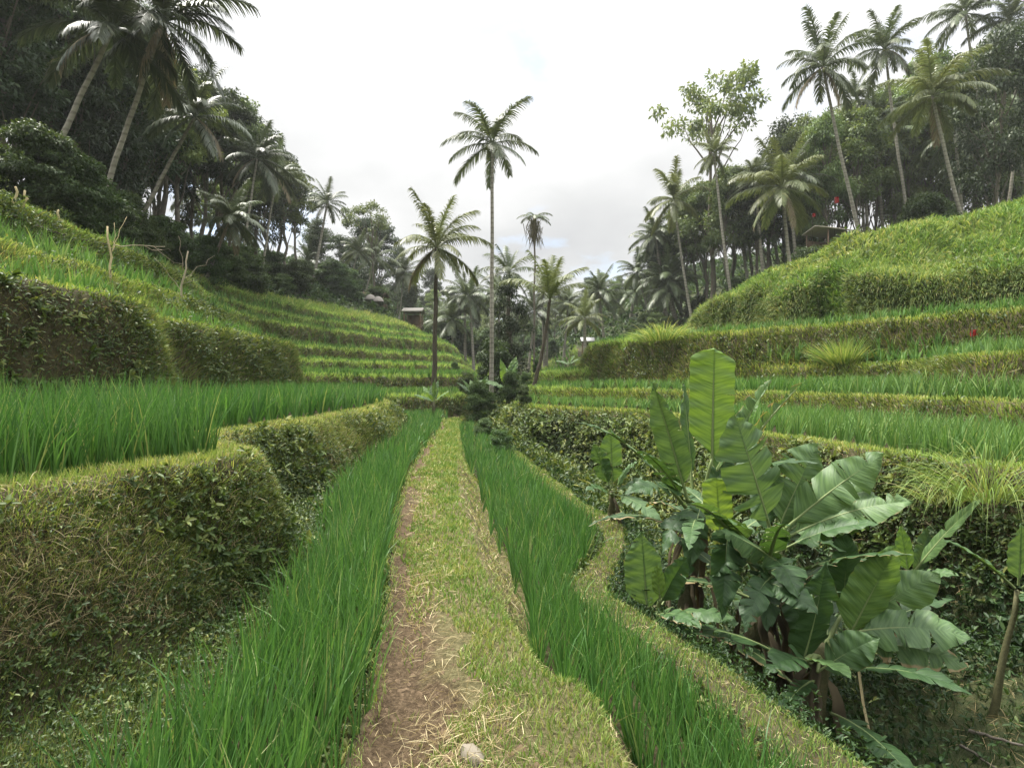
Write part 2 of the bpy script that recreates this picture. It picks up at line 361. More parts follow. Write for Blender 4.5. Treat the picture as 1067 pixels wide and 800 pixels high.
fine = np.arange(-56, 56.01, .165)
coarse = np.concatenate([np.arange(60, 181, 4.0), np.arange(-176, -57, 4.0)])
ang = np.radians(np.concatenate([fine, coarse])); NA = len(ang)
rad = np.exp(np.linspace(math.log(.45), math.log(420), 600)); NR = len(rad)
AA, RR = np.meshgrid(ang, rad, indexing='ij')
TX, TY = np.sin(AA) * RR, np.cos(AA) * RR
TZ, TF = terrain(TX.ravel(), TY.ravel())
TV = np.stack([TX.ravel(), TY.ravel(), TZ], -1)
ia, ir = np.meshgrid(np.arange(NA), np.arange(NR - 1), indexing='ij')
ia2 = (ia + 1) % NA
TQ = np.stack([ia * NR + ir, ia * NR + ir + 1, ia2 * NR + ir + 1, ia2 * NR + ir], -1).reshape(-1, 4)
def fmean(v): return v[TQ].mean(1)
FC = TV[TQ].mean(1)
fn = np.cross(TV[TQ[:, 2]] - TV[TQ[:, 0]], TV[TQ[:, 3]] - TV[TQ[:, 1]]); FA = np.linalg.norm(fn, axis=1) * .5
FN = norm(fn); FN[FN[:, 2] < 0] *= -1
FD = np.hypot(FC[:, 0], FC[:, 1])
fSL = [fmean(s) for s in TF['SL']]; fSR = [fmean(s) for s in TF['SR']]; fsh = fmean(TF['sh']); fsg = fmean(TF['sg'])
fxl, fxr, fbi, fbo, facr = (fmean(TF[k]) for k in ('xl', 'xr', 'bi', 'bo', 'acr'))
FX, FY = FC[:, 0], FC[:, 1]
FVIEW = (np.abs(np.degrees(np.arctan2(FX, FY))) < 52)
low = (fSL[0] < -.3) & (fSR[0] < -.5)
is_path = (FX > fxl) & (FX < fxr + .32 + side_w(FY)) & (FY < 25.5) & (fSL[0] < -.1)
is_gully = (fsg > .05) & (fSR[0] < -.3) & (fSL[0] < -.3) & ~is_path
is_floor = ((fSL[-1] > 2.2) & (FD > 17)) | (FY > 74) | ((FY > 60) & (np.abs(FX) > 9)) | ((fsh > 8.5) & (FY > 46)) | ((fsh > 2) & (FY > 55)) | ((fsh > 24) & (FY > 42))
is_hill = (fsh > -.2) | (fSL[-1] > .3) | (FY > 92)
is_hill = is_hill & ~is_floor
is_terr = ~is_path & ~is_gully & ~is_hill & ~is_floor

def terrain_part(name, mask, mat, label, attrs=None):
    q = TQ[mask]; u, inv = np.unique(q, return_inverse=True)
    me = mesh_np(name, TV[u], inv.reshape(-1, 4), mat, {k: v[u] for k, v in (attrs or {}).items()})
    return tag(obj(name, me), label, 'ground', kind='structure')

# the trodden path: dirt on its left, straw and moss to the right
mp, nt, out = new_mat('path_earth')
a1 = N(nt, 'ShaderNodeAttribute', attribute_name='across'); g = N(nt, 'ShaderNodeNewGeometry')
nz = N(nt, 'ShaderNodeTexNoise', Scale=3.2, Detail=7.0, Roughness=.65); nf = N(nt, 'ShaderNodeTexNoise', Scale=38.0, Detail=6.0, Roughness=.7)
for n_ in (nz, nf): nt.links.new(g.outputs['Position'], n_.inputs['Vector'])
dirt = ramp(nt, nf.outputs['Fac'], [(.3, (.04, .028, .016)), (.5, (.105, .073, .042)), (.7, (.2, .145, .09))])
moss = ramp(nt, nf.outputs['Fac'], [(.3, (.07, .062, .028)), (.5, (.14, .125, .058)), (.7, (.24, .215, .11))])
ad = N(nt, 'ShaderNodeMath', operation='MULTIPLY_ADD'); ad.inputs[1].default_value = .9; ad.inputs[2].default_value = -.45
nt.links.new(nz.outputs['Fac'], ad.inputs[0])
a2 = N(nt, 'ShaderNodeMath', operation='ADD'); nt.links.new(a1.outputs['Fac'], a2.inputs[0]); nt.links.new(ad.outputs[0], a2.inputs[1])
fr = ramp(nt, a2.outputs[0], [(.36, (0, 0, 0)), (.55, (1, 1, 1))])
mx = N(nt, 'ShaderNodeMix', data_type='RGBA'); nt.links.new(fr.outputs[0], mx.inputs[0]); nt.links.new(dirt.outputs[0], mx.inputs[6]); nt.links.new(moss.outputs[0], mx.inputs[7])
pb = N(nt, 'ShaderNodeBsdfPrincipled', Roughness=.95); pb.inputs['Specular IOR Level'].default_value = .15
bp = N(nt, 'ShaderNodeBump', Strength=1.0, Distance=.05); nt.links.new(nf.outputs['Fac'], bp.inputs['Height']); nt.links.new(bp.outputs[0], pb.inputs['Normal'])
nt.links.new(mx.outputs[2], pb.inputs['Base Color']); nt.links.new(pb.outputs[0], out.inputs[0])
acr_v = TF['acr'] + sstep(2.8, 7, TV[:, 1]) * .13 + .02
terrain_part('path', is_path, mp, 'trodden earth path with straw and moss along the bund between two rice strips', {'across': acr_v})
terrain_part('ground', is_gully, M['gully'], 'dark weedy gully floor under the banana plants')
terrain_part('terrain', is_terr, M['soil'], 'stepped earth banks and muddy fields of the rice terraces')
terrain_part('hill', is_hill, M['hill'], 'grassy and wooded hillsides enclosing the valley')

terrain_part('forest_floor', is_floor, M['gully'], 'dark leaf covered ground under the forest on the slopes')
# ------------------------------------------------------------------ scatter on the terrain
def scatter(mask, dens, d0=5.0, power=1.0, dmin=0.0, dmax=1e9):
    """random points on masked faces; density per m2 up to d0 metres, thinning beyond"""
    m = mask & FVIEW & (FD > dmin) & (FD < dmax)
    ids = np.nonzero(m)[0]
    rho = dens[ids] if isinstance(dens, np.ndarray) else np.full(len(ids), float(dens))
    rho = rho * np.minimum(1, (d0 / FD[ids]) ** power)
    cnt = RNG.poisson(rho * FA[ids])
    f = np.repeat(ids, cnt); n = len(f)
    u, v = RNG.random((n, 1)), RNG.random((n, 1)); q = TV[TQ[f]]
    P = (q[:, 0] * (1 - u) + q[:, 1] * u) * (1 - v) + (q[:, 3] * (1 - u) + q[:, 2] * u) * v
    return P, FN[f], FD[f], f

def wscale(d, d0, cap=6.0): return np.minimum(np.maximum(1, d / d0), cap)
def rvec(n): return norm(RNG.normal(size=(n, 3)))
UP = np.array([0, 0, 1.0])

def stuff(name, parts, mat, label, cat):
    if not parts: return
    V, F, r = merge(parts)
    return tag(obj(name, mesh_np(name, V, F, mat, {'rnd': r})), label, cat, kind='stuff')

def rice_field(mask, label, dens=1000, h=.56, d0=5.0, mat='rice', seg=4):
    P, nn, d, f = scatter(mask, dens, d0, 1.05)
    if len(P) < 30: return
    n = len(P)
    # gather blades into planted hills of the rice
    c = .17 * wscale(d, 9, 3)
    hx = np.round(P[:, 0] / c + .25 * vnoise(P[:, 0] * 2, P[:, 1] * 2, 3)) * c; hy = np.round(P[:, 1] / c + .25 * vnoise(P[:, 0] * 2 + 9, P[:, 1] * 2, 4)) * c
    off = np.stack([P[:, 0] - hx, P[:, 1] - hy], -1)
    P[:, 0] -= off[:, 0] * .72; P[:, 1] -= off[:, 1] * .72
    az = RNG.uniform(0, 2 * np.pi, n); lean = np.abs(RNG.normal(0, .14, n)) + .02
    D = np.stack([np.cos(az) * lean, np.sin(az) * lean, np.ones(n)], -1)
    D[:, :2] += off / c[:, None] * .30
    D[:, 0] += .10 * vnoise(P[:, 0] * .7, P[:, 1] * .7, 8) + .05
    hv = 1 + .10 * fbm(P[:, 0] * .9, P[:, 1] * .9, 21)
    L = h * hv * RNG.uniform(.62, 1.12, n)
    W = RNG.uniform(.0075, .0125, n) * wscale(d, d0)
    k = RNG.random(n) < .07
    bend = np.where(k, RNG.uniform(.6, 1.6, n), RNG.uniform(.05, .45, n))
    g = np.stack([np.cos(az), np.sin(az), -.5 * np.ones(n)], -1)
    V, F, r = ribbons(P, D, L, W, bend, seg, RNG.random(n) ** 1.1, g, 2.2, .8)
    stuff('rice', [(V, F, r)], M[mat], label, 'rice')

inL = fSL[0] < -.42
strip_l = inL & (FX < fxl - .06) & (FX > fin(RICE_L, FY) + .12 * fbm(FX * 2, FY * 2, 77)) & (FY < 27.3) & (fSL[0] < -.5)
rice_field(strip_l, 'dense young rice in the narrow strip left of the path', 1000, .58)
strip_r = (FX > fxr + .24 + side_w(FY)) & (FX < fbi - .04) & (FY < 25)
rice_field(strip_r, 'dense young rice in the curving strip right of the path', 1250, .50)
rice_field((fSL[0] > .40) & (fSL[1] < -.42) & (FY < 23), 'tall rice in the raised field above the mossy left bank', 900, .68)
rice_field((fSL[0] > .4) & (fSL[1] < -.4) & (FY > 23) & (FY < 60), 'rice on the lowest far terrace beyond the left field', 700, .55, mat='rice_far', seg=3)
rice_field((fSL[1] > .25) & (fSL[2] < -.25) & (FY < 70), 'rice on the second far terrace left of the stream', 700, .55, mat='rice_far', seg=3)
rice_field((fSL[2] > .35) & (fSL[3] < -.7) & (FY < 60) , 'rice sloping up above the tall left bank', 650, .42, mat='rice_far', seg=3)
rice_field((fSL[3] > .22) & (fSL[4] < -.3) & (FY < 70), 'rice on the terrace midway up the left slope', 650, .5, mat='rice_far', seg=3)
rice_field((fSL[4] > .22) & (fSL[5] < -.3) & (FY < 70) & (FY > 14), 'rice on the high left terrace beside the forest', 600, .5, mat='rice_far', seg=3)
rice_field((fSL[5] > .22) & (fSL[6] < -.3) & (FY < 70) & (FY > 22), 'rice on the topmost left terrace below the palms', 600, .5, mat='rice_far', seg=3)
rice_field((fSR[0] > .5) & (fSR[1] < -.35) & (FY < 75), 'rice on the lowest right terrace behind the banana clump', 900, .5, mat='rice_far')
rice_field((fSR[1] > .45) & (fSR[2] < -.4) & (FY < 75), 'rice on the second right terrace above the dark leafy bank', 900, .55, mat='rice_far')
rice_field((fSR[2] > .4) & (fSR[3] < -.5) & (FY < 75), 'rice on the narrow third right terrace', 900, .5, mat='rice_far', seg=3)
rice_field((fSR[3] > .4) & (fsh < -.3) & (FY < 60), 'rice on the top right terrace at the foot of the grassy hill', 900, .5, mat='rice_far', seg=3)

allS = np.stack(fSL + fSR, 0)
lip = np.any((allS > -.2) & (allS < .55), 0) & (FN[:, 2] > .55) & ~is_hill
steep = (FN[:, 2] < .8) & is_terr
face_noise = fbm(FX * .9, FY * .9 , 90)
sun_gap = fbm(FX * 2.1, FY * 2.1, 93)

def grass_layer(mask, dens, h, d0, label, mat='grass', wid=(.003, .006), seg=2, out=.3, bend=(.3, 1.2), dmax=90, power=1.1, rp=1.0):
    P, nn, d, f = scatter(mask, dens, d0, power, dmax=dmax)
    n = len(P)
    if n < 10: return
    D = UP * 1.0 + nn * out + rvec(n) * .55; D[:, 2] = np.maximum(D[:, 2], .15)
    W = RNG.uniform(*wid, n) * wscale(d, d0, 8)
    L = RNG.uniform(.5, 1.15, n) * h * wscale(d, d0 * 3, 2.0)
    V, F, r = ribbons(P, D, L, W, RNG.uniform(*bend, n), seg, RNG.random(n) ** rp)
    stuff('grass', [(V, F, r)], M[mat], label, 'grass')

# grass on the rounded lips of every terrace
lip = lip | ((fSL[0] > -.3) & (fSL[0] < .5) & (FY < 22))
grass_layer(lip & (FD < 24), 2800, .09, 3.5, 'short yellowish grass along the near terrace edges', wid=(.003, .006), seg=3, rp=.8, out=.7)
grass_layer(lip & (FD >= 24), 3200, .15, 3.5, 'pale grass along the distant terrace edges', mat='lip', rp=.8)
bund = (FX > fbi - .05) & (FX < fbo + .12) & (fSR[0] < -.3) & (FY < 27)
grass_layer(bund, 4200, .05, 3.0, 'cropped grass on the narrow bund beside the gully', mat='path_grass', wid=(.004, .007), rp=.75)
pside = (FX > fxr + .02) & (FX < fxr + .3 + side_w(FY)) & (FY < 24)
pmoss = is_path & ~pside & (facr + .4 * fbm(FX * 2.4, FY * 1.6, 55) + .22 * sstep(2.8, 6, FY) > .44)
grass_layer(pmoss, 3800 * np.clip(.75 + .9 * fbm(FX * 3, FY * 3, 57), .1, 1.3) * (1 - .2 * np.exp(-((facr - .35) / .16) ** 2)) + 1600, .06, 2.6, 'cropped green grass on the right half of the path', mat='path_grass', wid=(.004, .0075), seg=3, rp=.8)
grass_layer(is_path & ~pmoss & ~pside, 700 * np.clip(1.8 * fbm(FX * 3, FY * 3, 58), 0, 1.3), .06, 2.6, 'sparse grass tufts on the bare dirt of the path', mat='path_grass', rp=.9)

def clods(mask, dens, size, label, mat, d0=2.8):
    P, nn, d, f = scatter(mask, dens, d0, 1.5, dmax=14); n = len(P)
    r = np.exp(RNG.normal(0, .5, n))[:, None] * size; ring = np.array([[1, 0, 0], [.3, .9, .1], [-.8, .6, 0], [-.7, -.7, .1], [.4, -.95, 0]])
    V = [P + np.array([0, 0, .75]) * r * RNG.uniform(.5, 1.1, (n, 1)) + RNG.normal(size=(n, 3)) * r * .15]
    for a in ring: V.append(P + a * r * RNG.uniform(.65, 1.2, (n, 1)) - np.array([0, 0, .15]) * r)
    V = np.stack(V, 1); i = np.arange(n)[:, None] * 6
    F = np.concatenate([i + np.array([[0, 1 + k, 1 + (k + 1) % 5, 1 + (k + 1) % 5]]) for k in range(5)])[:, :3]
    tag(obj('gravel', mesh_np('clods', V.reshape(-1, 3), F, M[mat], smooth=False)), label, 'gravel', kind='stuff')
M['clod'] = soil_mat('dirt_clod', [(.3, (.04, .028, .017)), (.5, (.10, .07, .042)), (.7, (.18, .13, .082))], 9.0, .3)
dirt_f = is_path & (facr < .75) & (FY < 12) & (fbm(FX * 2.4, FY * 1.6, 55) < .35)
clods(dirt_f, 700 * np.clip(.3 + 1.5 * fbm(FX * 3.5, FY * 3.5, 161), 0, 1.4), .007, 'small crumbs of dirt on the bare part of the path', 'clod')
clods(dirt_f, 60, .018, 'larger clods of dirt on the bare part of the path', 'clod')
grass_layer(pside, 3200 * (.22 + .78 * sstep(5, 3.6, FY) + .78 * sstep(11, 14, FY)), .06, 2.8, 'dry grass on the side of the path above the right strip', mat='path_grass', rp=.45)
pleft = (FX > fxl - .12) & (FX < fxl + .06) & (FY < 26)
grass_layer(pleft, 1500, .09, 3.2, 'grass fringe on the left edge of the path', mat='path_grass', seg=3, rp=.6, bend=(.8, 2))
M['rim_grass'] = foliage_mat('dry_rim_grass', [(0, (.15, .17, .06)), (.4, (.26, .26, .10)), (.8, (.40, .36, .17)), (1, (.52, .46, .27))], .7, .3, .15, patch=(1.1, (.62, .8, .6)))
grass_layer((fSL[0] > -.30) & (fSL[0] < .30) & (FY < 21) & (FC[:, 2] > .42), 3200 * np.clip(.7 + 1.1 * fbm(FX * 1.3, FY * 1.3, 171), .15, 1.4), .10, 3.2, 'dry pale grass draping over the rim of the near left bank', mat='rim_grass', wid=(.0022, .0045), seg=4, out=1.0, bend=(1.0, 2.4), rp=.9)
# grass on the bank faces
facing = steep & (allS.max(0) > -2.5)
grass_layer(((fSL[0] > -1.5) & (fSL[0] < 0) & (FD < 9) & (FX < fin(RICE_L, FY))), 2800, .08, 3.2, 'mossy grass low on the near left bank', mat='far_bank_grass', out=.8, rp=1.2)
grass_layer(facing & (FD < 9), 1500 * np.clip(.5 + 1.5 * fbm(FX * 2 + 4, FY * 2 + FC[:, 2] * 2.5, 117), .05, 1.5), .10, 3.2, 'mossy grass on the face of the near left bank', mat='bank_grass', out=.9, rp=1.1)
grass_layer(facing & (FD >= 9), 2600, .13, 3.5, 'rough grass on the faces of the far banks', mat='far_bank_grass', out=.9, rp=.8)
grass_layer((is_hill | (fsh > -.3)) & ~is_floor & (FD < 75) & (fSR[3] > 0) & ~((fsh < .6) & (FN[:, 2] < .55)), 1700, .20, 4.5, 'long uneven grass covering the right hill', mat='hill_grass', wid=(.005, .010), seg=3, out=.3, bend=(.4, 1.6), power=1.0, rp=1.25)
grass_layer((fSL[6] > .2) & ~is_floor & (FD < 60) , 1500, .26, 4.5, 'rough grass on the upper left slope under the forest', mat='hill_grass', wid=(.006, .012), seg=3)
grass_layer((fSL[2] > .1) & (fSL[6] < 0.3) & (FD < 30) & (FY < 21) & (FN[:, 2] < .95), 1400, .15, 4.5, 'long grass on the steps of the left slope', mat='hill_grass', wid=(.005, .01), seg=3)
wfoot = (FX < fin(RICE_L, FY) + .1) & (fSL[0] < -.2) & (FY < 20) & ~is_path
grass_layer(wfoot, 2600, .07, 3.0, 'thin mossy grass at the foot of the near left bank', mat='weed', out=.5)
grass_layer(is_gully & (FD < 26) & (fbm(FX * .7, FY * .7, 99) > -.25), 1100, .10, 3.5, 'thin grass on the gully floor', mat='cover', rp=.8)

# leafy weeds on banks
def leafhex(P, D, Nn, L, W, rnd, fold=.2, curl=.15):
    """small leaf with a rounded outline, folded on its midrib"""
    D = norm(D); S = norm(np.cross(D, Nn)); Nn = np.cross(S, D); L = L[:, None]; W = W[:, None]; n = len(P)
    a = P; b = P + D * L * .95 - Nn * L * curl; c = P + D * L * .5
    r1 = P + D * L * .28 + S * W * .46 + Nn * W * fold; r2 = P + D * L * .68 + S * W * .40 + Nn * (W * fold - L * curl * .4)
    l1 = P + D * L * .28 - S * W * .46 + Nn * W * fold; l2 = P + D * L * .68 - S * W * .40 + Nn * (W * fold - L * curl * .4)
    V = np.stack([a, r1, r2, b, l2, l1], 1); i = np.arange(n)[:, None] * 6
    F = np.concatenate([i + np.array([[0, 1, 2, 3]]), i + np.array([[0, 3, 4, 5]])])
    return V.reshape(-1, 3), F, np.repeat(rnd, 6)

def weed_layer(mask, dens, size, d0, label, mat='weed', name='weeds', dmax=90, hang=.5, lift=.05, rp=1.2, power=1.1, k=1, cap=3.2, slim=1.0):
    """leafy weeds: k leaves spread from every stem point"""
    P, nn, d, f = scatter(mask, dens if k == 1 else dens / k, d0, power, dmax=dmax)
    n = len(P)
    if n < 10: return
    sc = wscale(d, d0, cap)
    P = P + nn * (RNG.random((n, 1)) ** 2 * lift * np.minimum(sc, 2)[:, None])
    sz = RNG.uniform(.6, 1.35, n) * size * sc; rn = RNG.random(n) ** rp
    P, nn, sz, rn = (np.repeat(a, k, axis=0) for a in (P, nn, sz, rn)); n = len(P)
    D = rvec(n) * (1.0 if k == 1 else .8) + nn * .55 + UP * (.35 if k > 1 else 0) - UP * hang * .5
    Nn = norm(nn + UP * .8 + rvec(n) * .45)
    L = RNG.uniform(.6, 1.2, n) * sz
    V, F, r = leafhex(P, D, Nn, L, L * RNG.uniform(.32, .5, n) * slim, np.clip(rn + RNG.normal(0, .12, n), 0, 1))
    stuff(name, [(V, F, r)], M[mat], label, 'weeds')

patchy = np.clip(.5 + 1.3 * fbm(FX * 1.1, FY * 1.1 + FC[:, 2] * 1.4, 111), .04, 1.4)
patch2 = np.clip(.2 + 1.9 * fbm(FX * 1.7 + 9, FY * 1.7 + FC[:, 2] * 2, 113), 0, 1.5)
nearwall = (steep | wfoot | ((fSL[0] > -1.5) & (fSL[0] < -.1) & (FX < fin(RICE_L, FY) + .1))) & (FD < 9.5)
footband = nearwall & (FC[:, 2] < .35)
weed_layer(nearwall, 5200 * patchy, .019, 3.3, 'tiny leaved creepers over the near left bank', lift=.06)
weed_layer(footband, 5200, .026, 3.3, 'low green weeds along the foot of the near left bank', mat='weed', lift=.06, k=5, rp=1.4)
weed_layer(nearwall & wfoot & ~steep, 3800, .020, 3.3, 'dark small leaved cover at the foot of the near left bank', mat='cover', name='ground_cover', lift=.05, k=4)
weed_layer(nearwall & wfoot & ~steep, 1500 * patch2, .024, 3.3, 'small weed sprigs at the foot of the near left bank', lift=.05, k=6)
weed_layer(steep & (FD < 9.5), 2300 * patch2, .040, 3.3, 'leafy weed sprigs scattered on the near left bank', mat='weed_light', lift=.08, k=7)
weed_layer(steep & (FD < 9.5) & (FC[:, 2] < .3), 420 * patch2, .055, 3.3, 'broader weed rosettes low on the near left bank', mat='weed_light', lift=.08, k=6)
weed_layer(steep & (FD >= 6) & (FX < 0), 2300 * patch2, .036, 6.0, 'leafy weeds hanging on the far left banks', lift=.12)
weed_layer(steep & (FD >= 5) & (FX >= 0), 1100 * patch2, .030, 6.0, 'leafy weeds hanging on the right terrace banks', lift=.12)
gbank = (fSR[0] > -3.2) & (fSR[0] < 0) & (fsg > .3) & (FY < 34) & (FC[:, 2] > -1.75)
weed_layer(gbank & (FY > 9), 4200 * patchy, .05, 6.0, 'thick pale leafy creepers on the bank across the gully', 'weed_light', lift=.28, rp=.8, k=5)
weed_layer(gbank & (FY > 9), 2500, .04, 6.0, 'darker creepers on the bank across the gully', 'weed', lift=.15, rp=.8)
gl = is_gully & (FY < 8.5)
weed_layer(gl, 3600 * np.clip(.5 + 1.6 * fbm(FX * .8, FY * .8, 121), .05, 1.5), .035, 4.0, 'dark leafy ground cover on the gully floor', 'cover', 'ground_cover', lift=.22, k=4)
weed_layer(gl & (FX > 2.2), 1500 * patch2, .035, 4.0, 'greener weeds on the gully slope at the lower right', 'weed', 'ground_cover', lift=.15, k=5)
weed_layer((fsg > -.05) & (fsg < 1.1) & is_gully & (FY < 20), 3200, .035, 4.0, 'leafy creepers hanging below the narrow bund', 'cover', 'ground_cover', lift=.12)
weed_layer(is_gully & (FY >= 8.5) & (FY < 45), 1800, .06, 6.0, 'leafy growth filling the stream gully', 'weed', 'ground_cover', lift=.3, rp=.9, k=4)
grass_layer((fsh > -.3) & (fsh < 1.2) & (FX > 5) & (FY < 36) & (FN[:, 2] < .85), 2200, .24, 4.5, 'rough hanging grass on the steep foot of the right hill', mat='far_bank_grass', wid=(.004, .008), seg=3, out=1.2, bend=(1.2, 2.6), rp=.9)
weed_layer((fsh > -.3) & (fsh < 1.2) & (FX > 5) & (FY < 34) & (FN[:, 2] < .85), 900 * patch2, .030, 6.0, 'leafy weeds on the steep foot of the right hill', lift=.12)
weed_layer((fsh > 1) & (FD < 50), 900 * np.clip(2 * fbm(FX * .5, FY * .5, 123), 0, 1.2), .05, 6.0, 'leafy weed patches on the right hillside', 'weed_light', lift=.2, k=4)

weed_layer(is_floor & (FY > 10), 26, .30, 40.0, 'leafy undergrowth covering the forest floor', 'cover', 'undergrowth', dmax=150, lift=.5, rp=.8, k=7, cap=2.5)
# dry straw
def straw_layer(mask, dens, L0, d0, label, lay=.25, dmax=25, hang=.8, wid=(.0013, .0028)):
    P, nn, d, f = scatter(mask, dens, d0, 1.2, dmax=dmax)
    n = len(P)
    if n < 10: return
    P = P + nn * RNG.uniform(.005, .03, (n, 1))
    D = rvec(n); D = D - nn * (np.sum(D * nn, -1, keepdims=True) * (1 - lay)) + nn * .15
    V, F, r = ribbons(P, D, RNG.uniform(.4, 1.3, n) * L0, RNG.uniform(*wid, n) * wscale(d, d0, 5), RNG.uniform(0, hang, n), 4, RNG.random(n), taper=4)
    stuff('dry_grass', [(V, F, r)], M['straw'], label, 'dry grass')

pstraw = np.clip(.75 + 2.0 * fbm(FX * 2.2, FY * 1.3, 131), .4, 1.6) * np.exp(-((facr - .42) / .2) ** 2) * .6
straw_layer(is_path, 4200 * pstraw, .10, 2.8, 'dry cut straw littering the middle of the path')
straw_layer(is_path & (facr < .4), 120, .08, 2.8, 'few dry stalks on the bare dirt of the path')
toplip = (fSL[0] > -.36) & (fSL[0] < .38) & (FY < 22)
toplip = (fSL[0] > -.42) & (fSL[0] < .42) & (FY < 22)
straw_layer(toplip, 3000 * np.clip(.5 + 1.6 * fbm(FX * 1.2, FY * 1.2, 141), .05, 1.5), .13, 3.2, 'dry straw hanging over the top of the near left bank', hang=1.6, wid=(.0010, .0021))
straw_layer(nearwall & (FC[:, 2] > .35), 110 * np.clip(.4 + 1.5 * face_noise, 0, 1.4), .2, 3.2, 'dry stalks hanging down the near left bank', hang=1.8)
straw_layer(bund, 500, .07, 3.2, 'dry clippings on the narrow bund')
straw_layer(pside, 700, .08, 3.0, 'dry clippings on the path edge', hang=1.0)
straw_layer(steep & (FX > 0) & (FD > 5), 130, .25, 4.5, 'dry stalks on the right terrace banks', hang=1.6, dmax=40)
straw_layer(is_gully & (FX > 2.6) & (FY < 6.5) & (fbm(FX * 1.3, FY * 1.3, 151) > .1), 420, .13, 3.5, 'dry leaf litter on the gully floor')
#@@MORE
# ================================================================== TREES
def attr_mesh(name, parts, mat):
    V, F, r = merge(parts); return mesh_np(name, V, F, mat, {'rnd': r})

def bent(p0, p1, n=6, sag=0.0, wob=0.0):
    p0, p1 = np.asarray(p0, float), np.asarray(p1, float); t = np.linspace(0, 1, n)[:, None]
    P = p0 * (1 - t) + p1 * t; P[:, 2] += (sag * 4 * t * (1 - t))[:, 0]
    if wob: P[1:-1] += RNG.normal(size=(n - 2, 3)) * wob
    return P

def tree_proto(kind, seed):
    """a 12 m tree: trunk mesh with limbs, crown mesh of leaf-sized faces gathered in clumps"""
    global RNG
    keep, RNG = RNG, np.random.default_rng(seed)
    wood, leaf = [], []
    spec = dict(dense=(4.0, 12, 3.2, 46, 240, .30, .95), tall=(6.5, 12.5, 2.4, 38, 230, .28, .85), airy=(9.7, 12.0, 3.9, 34, 100, .28, .62),
                feathery=(3.0, 12.5, 2.6, 60, 190, .36, .8), shrub=(.4, 12, 5.0, 60, 260, .55, 1.5))[kind]
    z0, z1, rad_, nc, per, ls, cs = spec
    top = np.array([RNG.normal(0, .5), RNG.normal(0, .5), z1 - 1.5])
    trunk = bent((0, 0, -.6), top, 9, 0, .12)
    if kind != 'shrub': wood.append(tube(trunk, np.linspace(.2, .045, 9), 8))
    for k in range(nc):
        t = RNG.random() ** .8; zc = z0 + (z1 - z0) * t
        prof = math.sin(math.pi * (.12 + .83 * t) ** (1.0 if kind != 'airy' else 1.4)) ** .6
        a = RNG.uniform(0, 2 * math.pi); r_ = rad_ * prof * RNG.uniform(.25, 1.05)
        if kind == 'airy': r_ = rad_ * RNG.uniform(.2, 1.1) * (.55 + .45 * math.sin(math.pi * min(1, t + .15)))
        c = np.array([math.cos(a) * r_ + top[0] * t, math.sin(a) * r_ + top[1] * t, zc])
        if kind != 'shrub' and (k % 2 == 0 if kind != 'airy' else k % 3 == 0):
            j = max(1, int(8 * np.clip((zc - 1.6 - r_ * .4) / (z1 - 1.5), .1, .98)))
            wood.append(tube(bent(trunk[j], c, 6, -.15 * r_ * .3, .08), np.linspace(.07, .012, 6), 5))
        n = int(per * RNG.uniform(.6, 1.3)); s = cs * RNG.uniform(.65, 1.25)
        q = RNG.normal(size=(n, 3)); q = norm(q) * (RNG.random((n, 1)) ** .45) * s * np.array([1.15, 1.15, .62])
        if kind == 'feathery': q[:, 2] -= .5 * (q[:, 0] ** 2 + q[:, 1] ** 2) / s
        P = c + q
        D = norm(q * [1, 1, .3] + RNG.normal(size=(n, 3)) * .6 * s - np.array([0, 0, .35 * s]))
        Nn = norm(UP * 1.0 + RNG.normal(size=(n, 3)) * .55 + q * .5)
        L = ls * RNG.uniform(.55, 1.25, n)
        leaf.append(leafquads(P, D, Nn, L, L * (.30 if kind == 'feathery' else .5), np.clip(RNG.normal(.45, .2, n) + .25 * q[:, 2] / s, 0, 1)))
    RNG = keep
    light = kind in ('airy',)
    crown = attr_mesh(kind + '_crown', leaf, M['tree_light'] if light else M['bush'] if kind == 'shrub' else M['tree'])
    tr = attr_mesh(kind + '_trunk', wood, M['bark']) if wood else None
    return tr, crown

PROTO = {k: [tree_proto(k, 100 + 10 * i + j) for j in range(n)] for i, (k, n) in enumerate([('dense', 3), ('tall', 3), ('airy', 2), ('feathery', 2), ('shrub', 3)])}

for k_, src_ in (('dense_pale', 'dense'), ('tall_pale', 'tall'), ('feathery_pale', 'feathery')):
    PROTO[k_] = []
    for tr_, cr_ in PROTO[src_]:
        c2 = cr_.copy(); c2.materials.clear(); c2.materials.append(M['tree_mid']); PROTO[k_].append((tr_, c2))

def place_tree(x, y, h, kind, label, cat='tree', group=None, name=None, wide=1.0, z=None, var=None):
    tr, cr = PROTO[kind][var if var is not None else random.randrange(len(PROTO[kind]))]
    zz = gz(x, y) - .15 if z is None else z
    s = h / 12.0
    nm = name or {'dense_pale': 'broadleaf_tree', 'tall_pale': 'tall_tree', 'feathery_pale': 'feathery_tree', 'dense': 'broadleaf_tree', 'tall': 'tall_tree', 'airy': 'airy_tree', 'feathery': 'feathery_tree', 'shrub': 'shrub'}[kind]
    if tr is None:
        o = tag(obj(nm, cr), label, cat, group); o.location = (x, y, zz); o.scale = (s * wide, s * wide, s); o.rotation_euler = (0, 0, random.uniform(0, 6.28)); return o
    o = thing(nm, label, cat, (x, y, zz), random.uniform(0, 6.28), group); o.scale = (s * wide, s * wide, s)
    obj('trunk', tr, o); obj('crown', cr, o)
    return o

